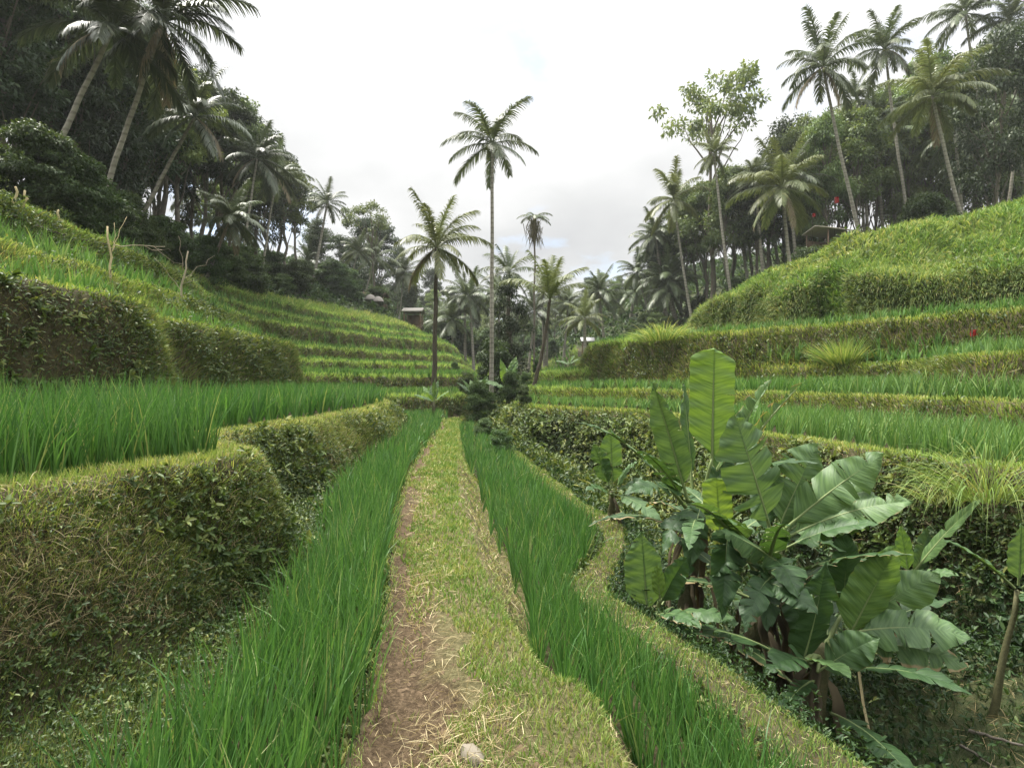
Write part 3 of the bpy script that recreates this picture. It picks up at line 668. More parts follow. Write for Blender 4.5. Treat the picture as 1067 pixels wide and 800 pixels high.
# ------------------------------------------------------------------ palms
def frond_mesh(name, el, droop, seed, L=4.0, npair=66, dry=False, ragged=.08, wleaf=.06, ll=1.0):
    """one coconut frond along +X from the origin: arching midrib with two rows of hanging leaflets"""
    rg = np.random.default_rng(seed)
    n = 15; a = R(el); p = np.zeros(3); pts = [p.copy()]
    for i in range(n - 1):
        t = (i + .5) / (n - 1); e = a - R(droop) * t ** 1.4
        p = p + np.array([math.cos(e), 0.06 * math.sin(seed + t * 2), math.sin(e)]) * L / (n - 1); pts.append(p.copy())
    pts = np.array(pts); T = norm(np.gradient(pts, axis=0))
    parts = [tube(pts, np.linspace(.05, .012, n), 5)]
    t = np.linspace(.14, .99, npair); t = np.concatenate([t, t + .006]); side = np.repeat([1, -1], npair)
    keep = rg.random(len(t)) > ragged; t, side = np.clip(t[keep], 0, 1), side[keep]
    f = t * (n - 1); i0 = np.minimum(f.astype(int), n - 2); fr = (f - i0)[:, None]
    P = pts[i0] * (1 - fr) + pts[i0 + 1] * fr; Tt = norm(T[i0] * (1 - fr) + T[i0 + 1] * fr)
    S = norm(np.cross(Tt, UP + 1e-3)); Nn = np.cross(S, Tt)
    D = Tt * (.55 + .5 * t[:, None]) + S * side[:, None] * .85 + Nn * .1 + rg.normal(size=(len(t), 3)) * .13
    Ll = L / 4 * ll * (np.sin(np.pi * (.12 + .80 * t)) ** .6) * rg.uniform(.85, 1.1, len(t))
    global RNG
    keep_, RNG = RNG, rg
    m = len(P); seg = 3; D = norm(D); W = wleaf * L / 4
    wside = norm(np.cross(D, Nn + S * side[:, None] * .3)); V = np.empty((m, seg + 1, 2, 3)); q = P.copy()
    for s in range(seg + 1):
        u = s / seg; w = W * (1 - u ** 2.2) * .5 + .003
        V[:, s, 0] = q - wside * w; V[:, s, 1] = q + wside * w
        q = q + norm(D - UP * (2.4 if not dry else 3.5) * (u + .2) ** 1.1 * .6) * (Ll / seg)[:, None]
    idx = np.arange(m)[:, None] * (seg + 1) * 2 + np.arange(seg)[None] * 2
    F = np.stack([idx, idx + 1, idx + 3, idx + 2], -1).reshape(-1, 4)
    parts.append((V.reshape(-1, 3), F, np.repeat(np.clip(rg.normal(.4, .2, m), 0, .95), (seg + 1) * 2)))
    RNG = keep_
    return merge(parts)

LEVELS = [(78, 30), (66, 62), (52, 75), (38, 75), (22, 70), (6, 62), (-14, 50), (-38, 35)]
FROND_RAW = [frond_mesh('f', e, d, 300 + i) for i, (e, d) in enumerate(LEVELS)]
FROND_DRY_RAW = [frond_mesh('f', -35, 50, 340, dry=True, ragged=.3, L=3.6), frond_mesh('f', -60, 25, 341, dry=True, ragged=.3, L=3.4)]
FROND = [mesh_np('palm_frond', V, F, M['palm'], {'rnd': r}) for V, F, r in FROND_RAW]
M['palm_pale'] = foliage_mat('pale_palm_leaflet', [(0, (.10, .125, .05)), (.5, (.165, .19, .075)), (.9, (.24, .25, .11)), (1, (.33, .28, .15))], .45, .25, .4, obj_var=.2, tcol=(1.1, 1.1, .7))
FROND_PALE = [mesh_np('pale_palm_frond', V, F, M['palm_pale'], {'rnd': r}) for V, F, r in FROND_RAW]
M['palm_dark'] = foliage_mat('shaded_palm_leaflet', [(0, (.035, .05, .026)), (.5, (.06, .078, .04)), (.9, (.10, .12, .065)), (1, (.2, .17, .1))], .45, .2, .35, obj_var=.25, tcol=(1.1, 1.1, .7))  # darker copy of the palm leaflet, the left forest's shade put into its colour
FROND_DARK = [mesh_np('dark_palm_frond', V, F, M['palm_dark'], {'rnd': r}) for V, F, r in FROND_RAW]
FROND_DRY = [mesh_np('dry_palm_frond', V, F, M['palm_dry'], {'rnd': r}) for V, F, r in FROND_DRY_RAW]

def rotz(V, a):
    c, s = math.cos(a), math.sin(a); W = V.copy(); W[:, 0] = V[:, 0] * c - V[:, 1] * s; W[:, 1] = V[:, 0] * s + V[:, 1] * c; return W

def frond_set(seed, n=20, upright=0.0):
    rg = random.Random(seed); out_ = []
    for k in range(n):
        q = k / (n - 1); lv = min(7, max(0, int(q * 7.8 * (1 - upright) + rg.uniform(-.9, .9)))); out_.append((lv, k * 2.39996 + rg.uniform(-.45, .45), rg.uniform(.75, 1.1)))
    return out_

def crown_mesh(seed, n=22, dry=2):
    parts = []
    for lv, az, s in frond_set(seed, n):
        V, F, r = FROND_RAW[lv]; parts.append((rotz(V, az) * s, F, r))
    return attr_mesh('palm_crown', parts, M['palm'])
CROWNS = [crown_mesh(s, n) for s, n in ((1, 22), (2, 26), (3, 18))]

def nut_mesh():
    V, F, r = [], [], []
    th = np.linspace(0, np.pi, 7); rr = np.sin(th) * .14 + .002
    return tube(np.stack([0 * th, 0 * th, np.cos(th) * -.18], -1), rr, 8)

COCONUT = attr_mesh('coconut', [nut_mesh()], foliage_mat('coconut_husk', [(0, (.14, .17, .05)), (1, (.2, .2, .08))], .5, 0))

def palm(base, top, fr, label, group=None, fronds=None, nfr=20, seed=0, trunk_r=.15, upright=0.0, dark=False, bow=.0, dry=0, nuts=0, zbase=None, name='coconut_palm', pale=False):
    """base, top: (px, py, distance); the foot stands on the terrain under base, the crown sits at top; fr: frond length in metres"""
    b = at(*base); c = at(*top); zb = gz(b[0], b[1]) - .3 if zbase is None else zbase
    b[2] = zb
    o = thing(name, label, 'palm', tuple(b), 0, group)
    rel = c - b; n = 12; t = np.linspace(0, 1, n)[:, None]
    lean = rel.copy(); lean[2] = 0
    P = rel * t - lean * (bow * 4 * t * (1 - t)); P += np.concatenate([np.zeros((1, 3)), RNG.normal(size=(n - 2, 3)) * .012, np.zeros((1, 3))]); P = catmull(P, 3); n = len(P); t = np.linspace(0, 1, n)[:, None]
    rr = trunk_r * np.interp(t[:, 0], [0, .06, .2, 1], [1.7, 1.15, 1.0, .68])
    tm = attr_mesh('palm_trunk', [tube(P, rr, 9)], M['bark_dark'] if dark else M['palm_bark']); obj('trunk', tm, o)
    s = fr / 4.0
    if fronds:                    # close enough for its fronds to show one by one
        for lv, az, k in frond_set(seed + 50, nfr, upright):
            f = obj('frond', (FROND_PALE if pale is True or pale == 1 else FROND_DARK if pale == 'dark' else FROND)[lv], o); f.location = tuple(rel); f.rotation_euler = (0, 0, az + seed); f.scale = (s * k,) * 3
        for k in range(dry):
            f = obj('dry_frond', FROND_DRY[k % 2], o); f.location = tuple(rel); f.rotation_euler = (0, 0, seed + k * 2.2); f.scale = (s,) * 3; f['label'] = 'dry brown hanging frond'
        for k in range(nuts):
            a = k * 1.3 + seed; f = obj('coconut', COCONUT, o); f.location = (rel[0] + .28 * math.cos(a), rel[1] + .28 * math.sin(a), rel[2] - .3 - .1 * (k % 2))
    else:
        f = obj('crown', CROWNS[seed % 3], o); f.location = tuple(rel); f.rotation_euler = (0, 0, seed * 1.7); f.scale = (s,) * 3
    return o

# the palms standing out in the middle of the valley
palm((512, 415, 32), (513, 150, 32), 3.1, 'tallest coconut palm, slender and alone above the valley against the sky', fronds=1, nfr=17, seed=1, trunk_r=.125, nuts=6, zbase=-1.2)
palm((452, 398, 29), (455, 258, 29), 2.95, 'coconut palm with dark trunk and loose pale crown left of the tallest palm', pale=True, fronds=1, nfr=22, seed=3, trunk_r=.13, dark=True, dry=1)
palm((553, 405, 27), (573, 312, 27), 2.6, 'young leaning palm with upright fronds right of the tallest palm', pale=True, fronds=1, nfr=9, seed=5, trunk_r=.10, dark=True, upright=.62, bow=-.12)
palm((529, 350, 44), (530, 285, 44), 2.9, 'low coconut palm just behind the tallest palm trunk', fronds=1, nfr=14, seed=7, trunk_r=.2, dark=True)
palm((325, 310, 58), (341, 212, 58), 2.7, 'slim palm with round dark crown on the edge of the left forest', fronds=1, nfr=20, seed=9, trunk_r=.14)
palm((610, 360, 56), (609, 332, 56), 2.9, 'short bushy palm in front of the small white roofed hut', pale=True, fronds=1, nfr=16, seed=11, trunk_r=.2)
# an areca palm with a skirt of dead leaves
b = at(557, 345, 42); c = at(557, 226, 42); zb = gz(b[0], b[1])
ar = thing('areca_palm', 'thin areca palm with brown hanging leaf skirt behind the tallest palm', 'palm', (b[0], b[1], zb))
rel = np.array([0, 0, c[2] - zb]); obj('trunk', attr_mesh('areca_trunk', [tube(bent((0, 0, 0), rel, 8, 0, .03), np.linspace(.09, .06, 8), 7)], M['bark']), ar)
for k in range(9):
    f = obj('frond', FROND[3 + k % 3], ar); f.location = tuple(rel); f.rotation_euler = (0, 0, k * 2.4); f.scale = (.36, .36, .36)
n = 260; q = RNG.normal(size=(n, 3)) * [.27, .27, .1]; P = rel + q + np.array([0, 0, -.1]) - np.stack([np.zeros(n), np.zeros(n), RNG.random(n) * 1.5], -1)
sk = obj('dead_leaf_skirt', attr_mesh('skirt', [tube(bent(rel - [0, 0, 1.9], rel + [0, 0, .05], 5), np.array([.08, .18, .2, .16, .1]), 8), ribbons(P, RNG.normal(size=(n, 3)) * .3 - UP, RNG.uniform(.5, 1.0, n), .06, .5, 2, RNG.random(n))], foliage_mat('dead_skirt', [(0, (.07, .065, .04)), (1, (.17, .15, .09))], .8, .1)), ar); sk['label'] = 'brown skirt of dead leaves'

# left forest palms
LP = [((95, 190, 20), (172, 22, 20), 3.2, 'big palm leaning over the left forest edge with dark drooping crown against sky', 1),
      ((30, 140, 18), (118, 30, 18.5), 2.9, 'palm with pale slanting trunk near the top left corner', 2),
      ((128, 247, 26), (203, 122, 26.5), 2.9, 'palm with slanting trunk halfway down the left forest edge', 3),
      ((212, 278, 32), (241, 228, 32), 2.4, 'low palm with pale drooping crown under the left forest', 4),
      ((248, 290, 38), (268, 165, 39), 3.2, 'palm merging into the left forest behind the low pale palm', 5),
      ((270, 292, 43), (288, 185, 44), 3.0, 'palm in the left forest beside the slim dark crowned palm', 6),
      ((375, 318, 66), (392, 268, 66), 3.2, 'distant palm above the left hut between broadleaf trees', 7),
      ((415, 325, 70), (421, 285, 70), 3.2, 'distant palm right of the left hut, partly behind the pale palm', 8),
      ((360, 318, 62), (373, 262, 62), 2.6, 'distant slender palm beside the airy tree on the left', 9)]
for i, (b, t, fr, lb, s) in enumerate(LP):
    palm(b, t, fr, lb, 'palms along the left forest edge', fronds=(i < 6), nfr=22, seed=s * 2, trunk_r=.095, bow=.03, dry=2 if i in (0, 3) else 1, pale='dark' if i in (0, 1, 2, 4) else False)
# right hill palms
RP = [((909, 246, 42), (858, 70, 42), 4.1, 'tall palm with long curved pale trunk on the brow of the right hill', 1),
      ((957, 218, 48), (922, 52, 48), 3.6, 'palm behind the tall curved palm on the right hill', 2),
      ((1016, 244, 38), (972, 100, 38), 3.8, 'palm with slanting trunk at the right end of the hill brow', 3),
      ((829, 266, 40), (815, 196, 40), 3.8, 'short spreading palm beside the shelter on the right hill', 4),
      ((1050, 170, 52), (1006, 14, 52), 3.8, 'high palm near the top right corner with pale crown', 5),
      ((1075, 175, 50), (1052, 22, 50), 3.4, 'palm with brownish crown at the top right corner', 6),
      ((766, 292, 50), (744, 160, 51), 2.6, 'palm below the airy pale tree on the right forest edge', 7),
      ((724, 290, 54), (702, 208, 54), 3.6, 'palm in the right forest edge left of the airy pale tree', 8),
      ((700, 300, 60), (683, 245, 60), 3.2, 'lower palm at the left end of the right forest', 9),
      ((684, 312, 66), (664, 284, 66), 3.0, 'smallest palm where the right forest meets the valley', 10),
      ((905, 215, 55), (893, 105, 55), 3.6, 'palm deep in the right forest between two tall palms', 11),
      ((1040, 190, 46), (1062, 128, 46), 3.2, 'palm at the right frame edge below the dark round tree', 12)]
for i, (b, t, fr, lb, s) in enumerate(RP):
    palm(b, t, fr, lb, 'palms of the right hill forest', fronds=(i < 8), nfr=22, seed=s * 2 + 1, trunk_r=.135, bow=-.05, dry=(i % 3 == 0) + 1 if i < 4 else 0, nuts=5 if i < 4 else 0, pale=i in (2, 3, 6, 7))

# ------------------------------------------------------------------ single trees
def px_tree(px, d, py_top, kind, label, group=None, wide=1.0, name=None, cat='tree', var=None, z=None):
    x = (px - 533.5) / FPX * d; zt = EYE - (py_top - 400) / FPX * d; zz = gz(x, d) if z is None else z
    return place_tree(x, d, max(1.0, zt - zz), kind, label, cat, group, name, wide, var=var)
px_tree(742, 56, 84, 'airy', 'airy pale tree with open flat crown standing above the right forest', wide=.74, var=0)
px_tree(1036, 43, 38, 'dense', 'dark round crowned tree at the upper right', wide=.62)
px_tree(388, 64, 214, 'airy', 'airy tree with open crown on the left skyline', wide=.85, var=1)
px_tree(533, 36, 290, 'feathery', 'feathery dark tree directly behind the tallest palm trunk', wide=.7)

# the mass of the forest, one tree at a time
def fill(skyline, n, dfun, kinds, labels, group, jitter, seed, pale=0.0):
    rg = random.Random(seed); xs = [p[0] for p in skyline]; ys = [p[1] for p in skyline]
    for k in range(n):
        px = xs[0] + (xs[-1] - xs[0]) * (k + rg.random()) / n
        d = dfun(px, rg.random()); top = float(np.interp(px, xs, ys)) + jitter * rg.random() ** 1.4
        x = (px - 533.5) / FPX * d; g0 = gz(x, d); h = EYE - (top - 400) / FPX * d - g0
        h = min(max(h, 4.5), 21)
        kd = rg.choice(kinds)
        if h > 12 and kd == 'shrub': kd = 'tall'
        p_ = rg.random() < pale and kd in ('dense', 'tall', 'feathery')
        place_tree(x, d, h, kd + ('_pale' if p_ else ''), ('lighter green ' if p_ else '') + labels[kd], 'tree', group + (' (light green)' if p_ else '') + {'dense': ' (broad)', 'tall': ' (tall)', 'feathery': ' (feathery)', 'airy': ' (open)'}.get(kd, ''), wide=(.95 if kd == 'tall' else .8) * (1.0 if h < 13 else .8))
LSKY = [(-60, -120), (60, -90), (120, 0), (170, 60), (205, 85), (240, 105), (275, 140), (305, 178), (330, 225), (365, 228), (400, 235), (430, 262), (470, 292), (500, 305)]
fill(LSKY, 46, lambda px, u: np.interp(px, [-60, 0, 120, 250, 330, 420, 500], [19, 21, 27, 40, 60, 75, 100]) * (1 + .30 * u), ['dense', 'tall', 'tall', 'feathery'],
     {'dense': 'dark broadleaf tree in the shaded forest on the left slope', 'tall': 'tall slender trunked tree in the shaded forest on the left slope', 'feathery': 'feathery drooping tree in the shaded forest on the left slope'}, 'forest trees on the left slope', 40, 11, .12)
RSKY = [(585, 300), (625, 292), (645, 275), (668, 255), (690, 215), (730, 178), (770, 172), (800, 150), (830, 130), (870, 115), (920, 85), (960, 70), (1010, 55), (1120, 10)]
fill(RSKY, 46, lambda px, u: np.interp(px, [585, 650, 720, 800, 900, 1120], [85, 72, 56, 48, 50, 50]) * (1 + .28 * u), ['dense', 'tall', 'tall', 'feathery'],
     {'dense': 'broadleaf tree in the forest on the right hill', 'tall': 'tall slender trunked tree in the forest on the right hill', 'feathery': 'feathery drooping tree in the forest on the right hill'}, 'forest trees on the right hill', 45, 12, .8)
CSKY = [(430, 292), (480, 305), (540, 312), (590, 290), (625, 284), (660, 280)]
fill(CSKY, 26, lambda px, u: 78 + 60 * u, ['dense', 'feathery', 'dense', 'tall'],
     {'dense': 'rounded pale green tree closing the far end of the valley', 'tall': 'upright tree closing the far end of the valley', 'feathery': 'feathery tree closing the far end of the valley'}, 'trees at the far end of the valley', 26, 13, .7)
FR = random.Random(5)
for k in range(16):
    px = 445 + 220 * (k + FR.random()) / 16; d = 62 + 30 * FR.random()
    palm((px, 350, d), (px + FR.uniform(-8, 8), FR.uniform(300, 335), d), FR.uniform(2.6, 3.6), 'small palm among the trees at the far end of the valley', 'palms at the far end of the valley', seed=k, trunk_r=.16)
for k in range(20):
    px = FR.uniform(660, 1060); d = np.interp(px, [660, 800, 1060], [60, 48, 50]) * FR.uniform(1, 1.15); ty = np.interp(px, [660, 760, 860, 1060], [275, 200, 140, 60]) + FR.uniform(0, 70)
    palm((px + 12, 300, d), (px, ty, d), FR.uniform(3, 3.8), 'palm mixed into the broadleaf forest on the right hill', 'palms inside the right forest', seed=k, trunk_r=.16)
for k in range(9):
    px = FR.uniform(0, 330); d = np.interp(px, [0, 120, 330], [24, 30, 62]) * FR.uniform(1, 1.12); ty = np.interp(px, [0, 120, 200, 330], [20, 60, 140, 240]) + FR.uniform(0, 80)
    palm((px - 22, 300, d), (px, ty, d), FR.uniform(2.8, 3.6), 'palm mixed into the dark forest on the left slope', 'palms inside the left forest', seed=k, trunk_r=.15)

# ------------------------------------------------------------------ bushes
def bush(px, d, py_top, wide, label, group=None, kind='shrub', name='shrub', var=None):
    return px_tree(px, d, py_top, kind, label, group, wide, name, 'shrub', var)
for k, (px, d, py, wd) in enumerate([(-15, 15, 140, 1.0), (30, 15.5, 128, .9), (62, 16, 150, .9), (88, 17, 175, 1.0), (110, 19, 205, 1.0), (-40, 14, 150, 1)]):
    bush(px, d, py, wd, 'leafy green shrub of the hedge above the left terraces', 'hedge shrubs on the left slope')
for k in range(22):
    px = 120 + 300 * k / 21 + FR.uniform(-8, 8); d = np.interp(px, [120, 250, 330, 420], [23, 36, 54, 66]) * FR.uniform(.97, 1.12)
    x = (px - 533.5) / FPX * d; h = FR.uniform(1.6, 3.6)
    place_tree(x, d, h, 'shrub', 'low dark shrub along the foot of the left forest', 'shrub', 'undergrowth shrubs of the left forest', wide=FR.uniform(.8, 1.2))
for k in range(30):
    px = 655 + 420 * k / 29 + FR.uniform(-8, 8); d = np.interp(px, [655, 760, 850, 1075], [58, 50, 46, 44]) * FR.uniform(.98, 1.14)
    x = (px - 533.5) / FPX * d; h = FR.uniform(1.6, 4.2)
    place_tree(x, d, h, 'shrub', 'low dark shrub along the foot of the right forest', 'shrub', 'undergrowth shrubs of the right forest', wide=FR.uniform(.8, 1.2))
for k in range(12):
    px = 455 + 120 * k / 11 + FR.uniform(-6, 6); d = FR.uniform(72, 95); x = (px - 533.5) / FPX * d
    place_tree(x, d, FR.uniform(2.2, 5), 'shrub', 'low bush among the far terraces at the valley end', 'shrub', 'bushes at the far end of the valley', wide=FR.uniform(.8, 1.3))
for px, d, py, wd, lb in [(500, 27, 395, .85, 'leafy shrub at the foot of the tallest palm, on its left'), (533, 29, 385, .65, 'dark shrub filling the stream cleft right of the tallest palm'),
                          (520, 34, 352, .6, 'tall dark shrub behind the tallest palm trunk'), (548, 31, 385, .7, 'shrub at the foot of the leaning young palm'),
                          (488, 30, 385, .6, 'leafy shrub left of the tallest palm trunk'), (505, 19, 452, .9, 'low leafy shrub beside the end of the path'),
                          (523, 15, 470, .8, 'low bush hanging over the stream cleft'), (545, 22, 436, .7, 'bush growing from the gully below the right bank'),
                          (475, 36, 375, .55, 'big leaved shrub at the stream left of the tallest palm'), (560, 36, 372, .55, 'shrub behind the leaning young palm')]:
    bush(px, d, py, wd, lb)
for px, d, py, wd, lb in [(965, 40, 205, .8, 'light green shrub on the brow of the right hill left of the slanting palm'), (1040, 34, 262, 1.0, 'round shrub low on the right hillside'),
                          (985, 31, 228, .9, 'dark shrub on the right hillside under the slanting palm'), (840, 42, 255, .8, 'shrub below the spreading palm on the right hill')]:
    bush(px, d, py, wd, lb)

# ================================================================== BANANA PLANTS
mb, nt, out = new_mat('banana_leaf')
au = N(nt, 'ShaderNodeAttribute', attribute_name='u'); av = N(nt, 'ShaderNodeAttribute', attribute_name='v'); ar_ = N(nt, 'ShaderNodeAttribute', attribute_name='rnd')
base = ramp(nt, ar_.outputs['Fac'], [(0, (.028, .065, .024)), (.3, (.06, .12, .044)), (.5, (.105, .18, .075)), (.75, (.14, .245, .062)), (1, (.22, .33, .075))])
cv = N(nt, 'ShaderNodeCombineXYZ'); sm = N(nt, 'ShaderNodeMath', operation='MULTIPLY'); sm.inputs[1].default_value = 60
sv = N(nt, 'ShaderNodeMath', operation='MULTIPLY'); sv.inputs[1].default_value = 1.0
nt.links.new(au.outputs['Fac'], sm.inputs[0]); nt.links.new(av.outputs['Fac'], sv.inputs[0]); nt.links.new(sm.outputs[0], cv.inputs[0]); nt.links.new(sv.outputs[0], cv.inputs[1])
vn = N(nt, 'ShaderNodeTexNoise', Scale=1.0, Detail=3.0); nt.links.new(cv.outputs[0], vn.inputs['Vector'])
vr = ramp(nt, vn.outputs['Fac'], [(.3, (.55, .62, .58)), (.7, (1.22, 1.18, 1.1))])
m1 = N(nt, 'ShaderNodeMix', data_type='RGBA', blend_type='MULTIPLY'); m1.inputs[0].default_value = 1
nt.links.new(base.outputs[0], m1.inputs[6]); nt.links.new(vr.outputs[0], m1.inputs[7])
gpos = N(nt, 'ShaderNodeNewGeometry'); en = N(nt, 'ShaderNodeTexNoise', Scale=7.0, Detail=5.0); nt.links.new(gpos.outputs['Position'], en.inputs['Vector'])
ea = N(nt, 'ShaderNodeMath', operation='ABSOLUTE'); nt.links.new(av.outputs['Fac'], ea.inputs[0])
es = N(nt, 'ShaderNodeMath', operation='MULTIPLY_ADD'); es.inputs[1].default_value = .55; nt.links.new(en.outputs['Fac'], es.inputs[0]); nt.links.new(ea.outputs[0], es.inputs[2])
ab = N(nt, 'ShaderNodeAttribute', attribute_name='dry'); es2 = N(nt, 'ShaderNodeMath', operation='ADD'); nt.links.new(es.outputs[0], es2.inputs[0]); nt.links.new(ab.outputs['Fac'], es2.inputs[1])
er = ramp(nt, es2.outputs[0], [(.81, (0, 0, 0)), (.86, (1, 1, 1))])   # es in 0.2..1.5: withered rim
er.color_ramp.elements[0].position = .80
dm = N(nt, 'ShaderNodeMath', operation='MULTIPLY'); dm.inputs[1].default_value = .62; nt.links.new(es2.outputs[0], dm.inputs[0]); nt.links.new(dm.outputs[0], er.inputs[0])
m2 = N(nt, 'ShaderNodeMix', data_type='RGBA'); nt.links.new(er.outputs[0], m2.inputs[0]); nt.links.new(m1.outputs[2], m2.inputs[6]); m2.inputs[7].default_value = (.3, .23, .12, 1)
pp = N(nt, 'ShaderNodeBsdfPrincipled', Roughness=.48); pp.inputs['Specular IOR Level'].default_value = .35
bp = N(nt, 'ShaderNodeBump', Strength=.45, Distance=.015); nt.links.new(vn.outputs['Fac'], bp.inputs['Height']); nt.links.new(bp.outputs[0], pp.inputs['Normal'])
nt.links.new(m2.outputs[2], pp.inputs['Base Color'])
tl = N(nt, 'ShaderNodeBsdfTranslucent'); mt = N(nt, 'ShaderNodeMix', data_type='RGBA', blend_type='MULTIPLY'); mt.inputs[0].default_value = 1; mt.inputs[7].default_value = (1.3, 1.2, .5, 1)
nt.links.new(m2.outputs[2], mt.inputs[6]); nt.links.new(mt.outputs[2], tl.inputs['Color'])
ms = N(nt, 'ShaderNodeMixShader'); ms.inputs[0].default_value = .33; nt.links.new(pp.outputs[0], ms.inputs[1]); nt.links.new(tl.outputs[0], ms.inputs[2]); nt.links.new(ms.outputs[0], out.inputs[0])
M['banana'] = mb
M['midrib'] = foliage_mat('banana_midrib', [(0, (.15, .2, .08)), (1, (.24, .29, .12))], .45, .1)
M['stem'] = soil_mat('banana_stem', [(.3, (.03, .03, .016)), (.5, (.075, .075, .035)), (.72, (.15, .13, .07))], 5, .3, rough=.6)
M['dead_leaf'] = foliage_mat('dead_banana_leaf', [(0, (.035, .03, .02)), (.5, (.085, .07, .045)), (.85, (.19, .155, .10)), (1, (.38, .31, .2))], .85, .2, .1)

def banana_leaf(base, tip, width, arch, hint, rnd=.4, tears=3, fold=.25, dry=0.0, seed=0, pet=.12, blunt=.0, droop=.25):
    """broad blade along a bent midrib, torn between its side veins; returns blade and midrib meshes"""
    rg = np.random.default_rng(seed + 900)
    base, tip, hint = (np.asarray(a, float) for a in (base, tip, hint))
    width = width * (.80 if width < .5 else .95); tears = int(tears * 1.8)
    nu, nv = 44, 5; L = np.linalg.norm(tip - base)
    t = np.linspace(0, 1, nu + 1)[:, None]
    ctrl = (base * .45 + tip * .55) + np.asarray(arch if np.ndim(arch) else (0, 0, arch), float) * L
    P = base * (1 - t) ** 2 + 2 * ctrl * t * (1 - t) + tip * t ** 2
    T = norm(np.gradient(P, axis=0)); Nn = norm(hint - T * (T @ hint)[:, None]); S = np.cross(T, Nn)
    s = np.clip((t[:, 0] - pet) / (1 - pet), 0, 1)
    prof = np.clip(s / .16, 0, 1) ** .6 * np.clip((1 - s) / (.42 if not blunt else .12), 0, 1) ** (.75 if not blunt else .5)
    Vs, Fs, us, vs, off = [], [], [], [], 0
    for sd in (1, -1):
        cuts = sorted(set([0, nu] + [int(c) for c in rg.uniform(8, nu - 2, tears)])); ph = rg.uniform(0, 6)
        for a, b_ in zip(cuts[:-1], cuts[1:]):
            i = np.arange(a, b_ + 1); f = fold + rg.normal(0, .14 if tears else .03); dr = droop * rg.uniform(.5, 1.7); sh = rg.normal(0, .03) * (tears > 0)
            v = np.linspace(0, 1, nv + 1)
            w = (width * .5 * prof[i])[:, None]
            # pinch the free corners of a torn piece
            pinch = np.ones(len(i)); 
            vv = v[None, :] * w
            along = (sh * v[None] ** 1.5 + np.zeros((len(i), 1))) * L + .10 * vv
            if len(i) > 2:
                gap = np.linspace(-1, 1, len(i))[:, None] * -(rg.uniform(.012, .05) if tears else 0) * v[None] ** 2 * L * .5
                along = along + gap
            wav = .03 * np.sin(i[:, None] * .9 + ph + v[None] * 1.5) * v[None] * width
            lift = np.sin(f) * vv - dr * v[None] ** 2 * w + wav
            Q = P[i][:, None] + S[i][:, None] * (sd * vv * np.cos(f))[..., None] + Nn[i][:, None] * lift[..., None] + T[i][:, None] * along[..., None]
            m, k = len(i), nv + 1
            g = np.arange(m - 1)[:, None] * k + np.arange(nv)[None] + off
            fq = np.stack([g, g + 1, g + k + 1, g + k], -1).reshape(-1, 4)
            if sd < 0: fq = fq[:, ::-1]
            Vs.append(Q.reshape(-1, 3)); Fs.append(fq); us.append(np.repeat(t[i, 0], k) * L / 1.5 - .15 * np.tile(v, m) * .3); vs.append(np.tile(v * sd, m)); off += m * k
    nblade = sum(len(f) for f in Fs)
    tv, tf, _ = tube(P[::3] - Nn[::3] * .006, np.linspace(.020, .005, len(P[::3])) * max(.5, min(1.2, L / 1.4)), 6)
    V = np.concatenate(Vs); F = np.concatenate(Fs); u = np.concatenate(us); v = np.concatenate(vs)
    blade = mesh_np('banana_leaf', V, F, M['banana'], {'u': u, 'v': v, 'rnd': np.full(len(V), rnd), 'dry': np.full(len(V), dry)})
    return blade, mesh_np('banana_midrib', tv, tf, M['midrib'], {'rnd': np.full(len(tv), .5)})

def leaf_obj(meshes, org, parent):
    l_ = obj('leaf', local(meshes[0], org), parent); obj('midrib', local(meshes[1], org), l_); return l_

HINT = {'c': (0, -1, .35), 'cl': (-.6, -.8, .3), 'cr': (.6, -.8, .3), 'u': (0, -.35, 1), 'ul': (-.5, -.4, .9), 'ur': (.5, -.4, .9), 'l': (-1, -.2, .4), 'r': (1, -.2, .4), 'b': (.2, .5, .8), 'uc': (0, -.7, .7)}

def local(me, org):
    v = np.empty(len(me.vertices) * 3, np.float32); me.vertices.foreach_get('co', v); v = v.reshape(-1, 3) - np.asarray(org, np.float32); me.vertices.foreach_set('co', v.ravel()); me.update(); return me

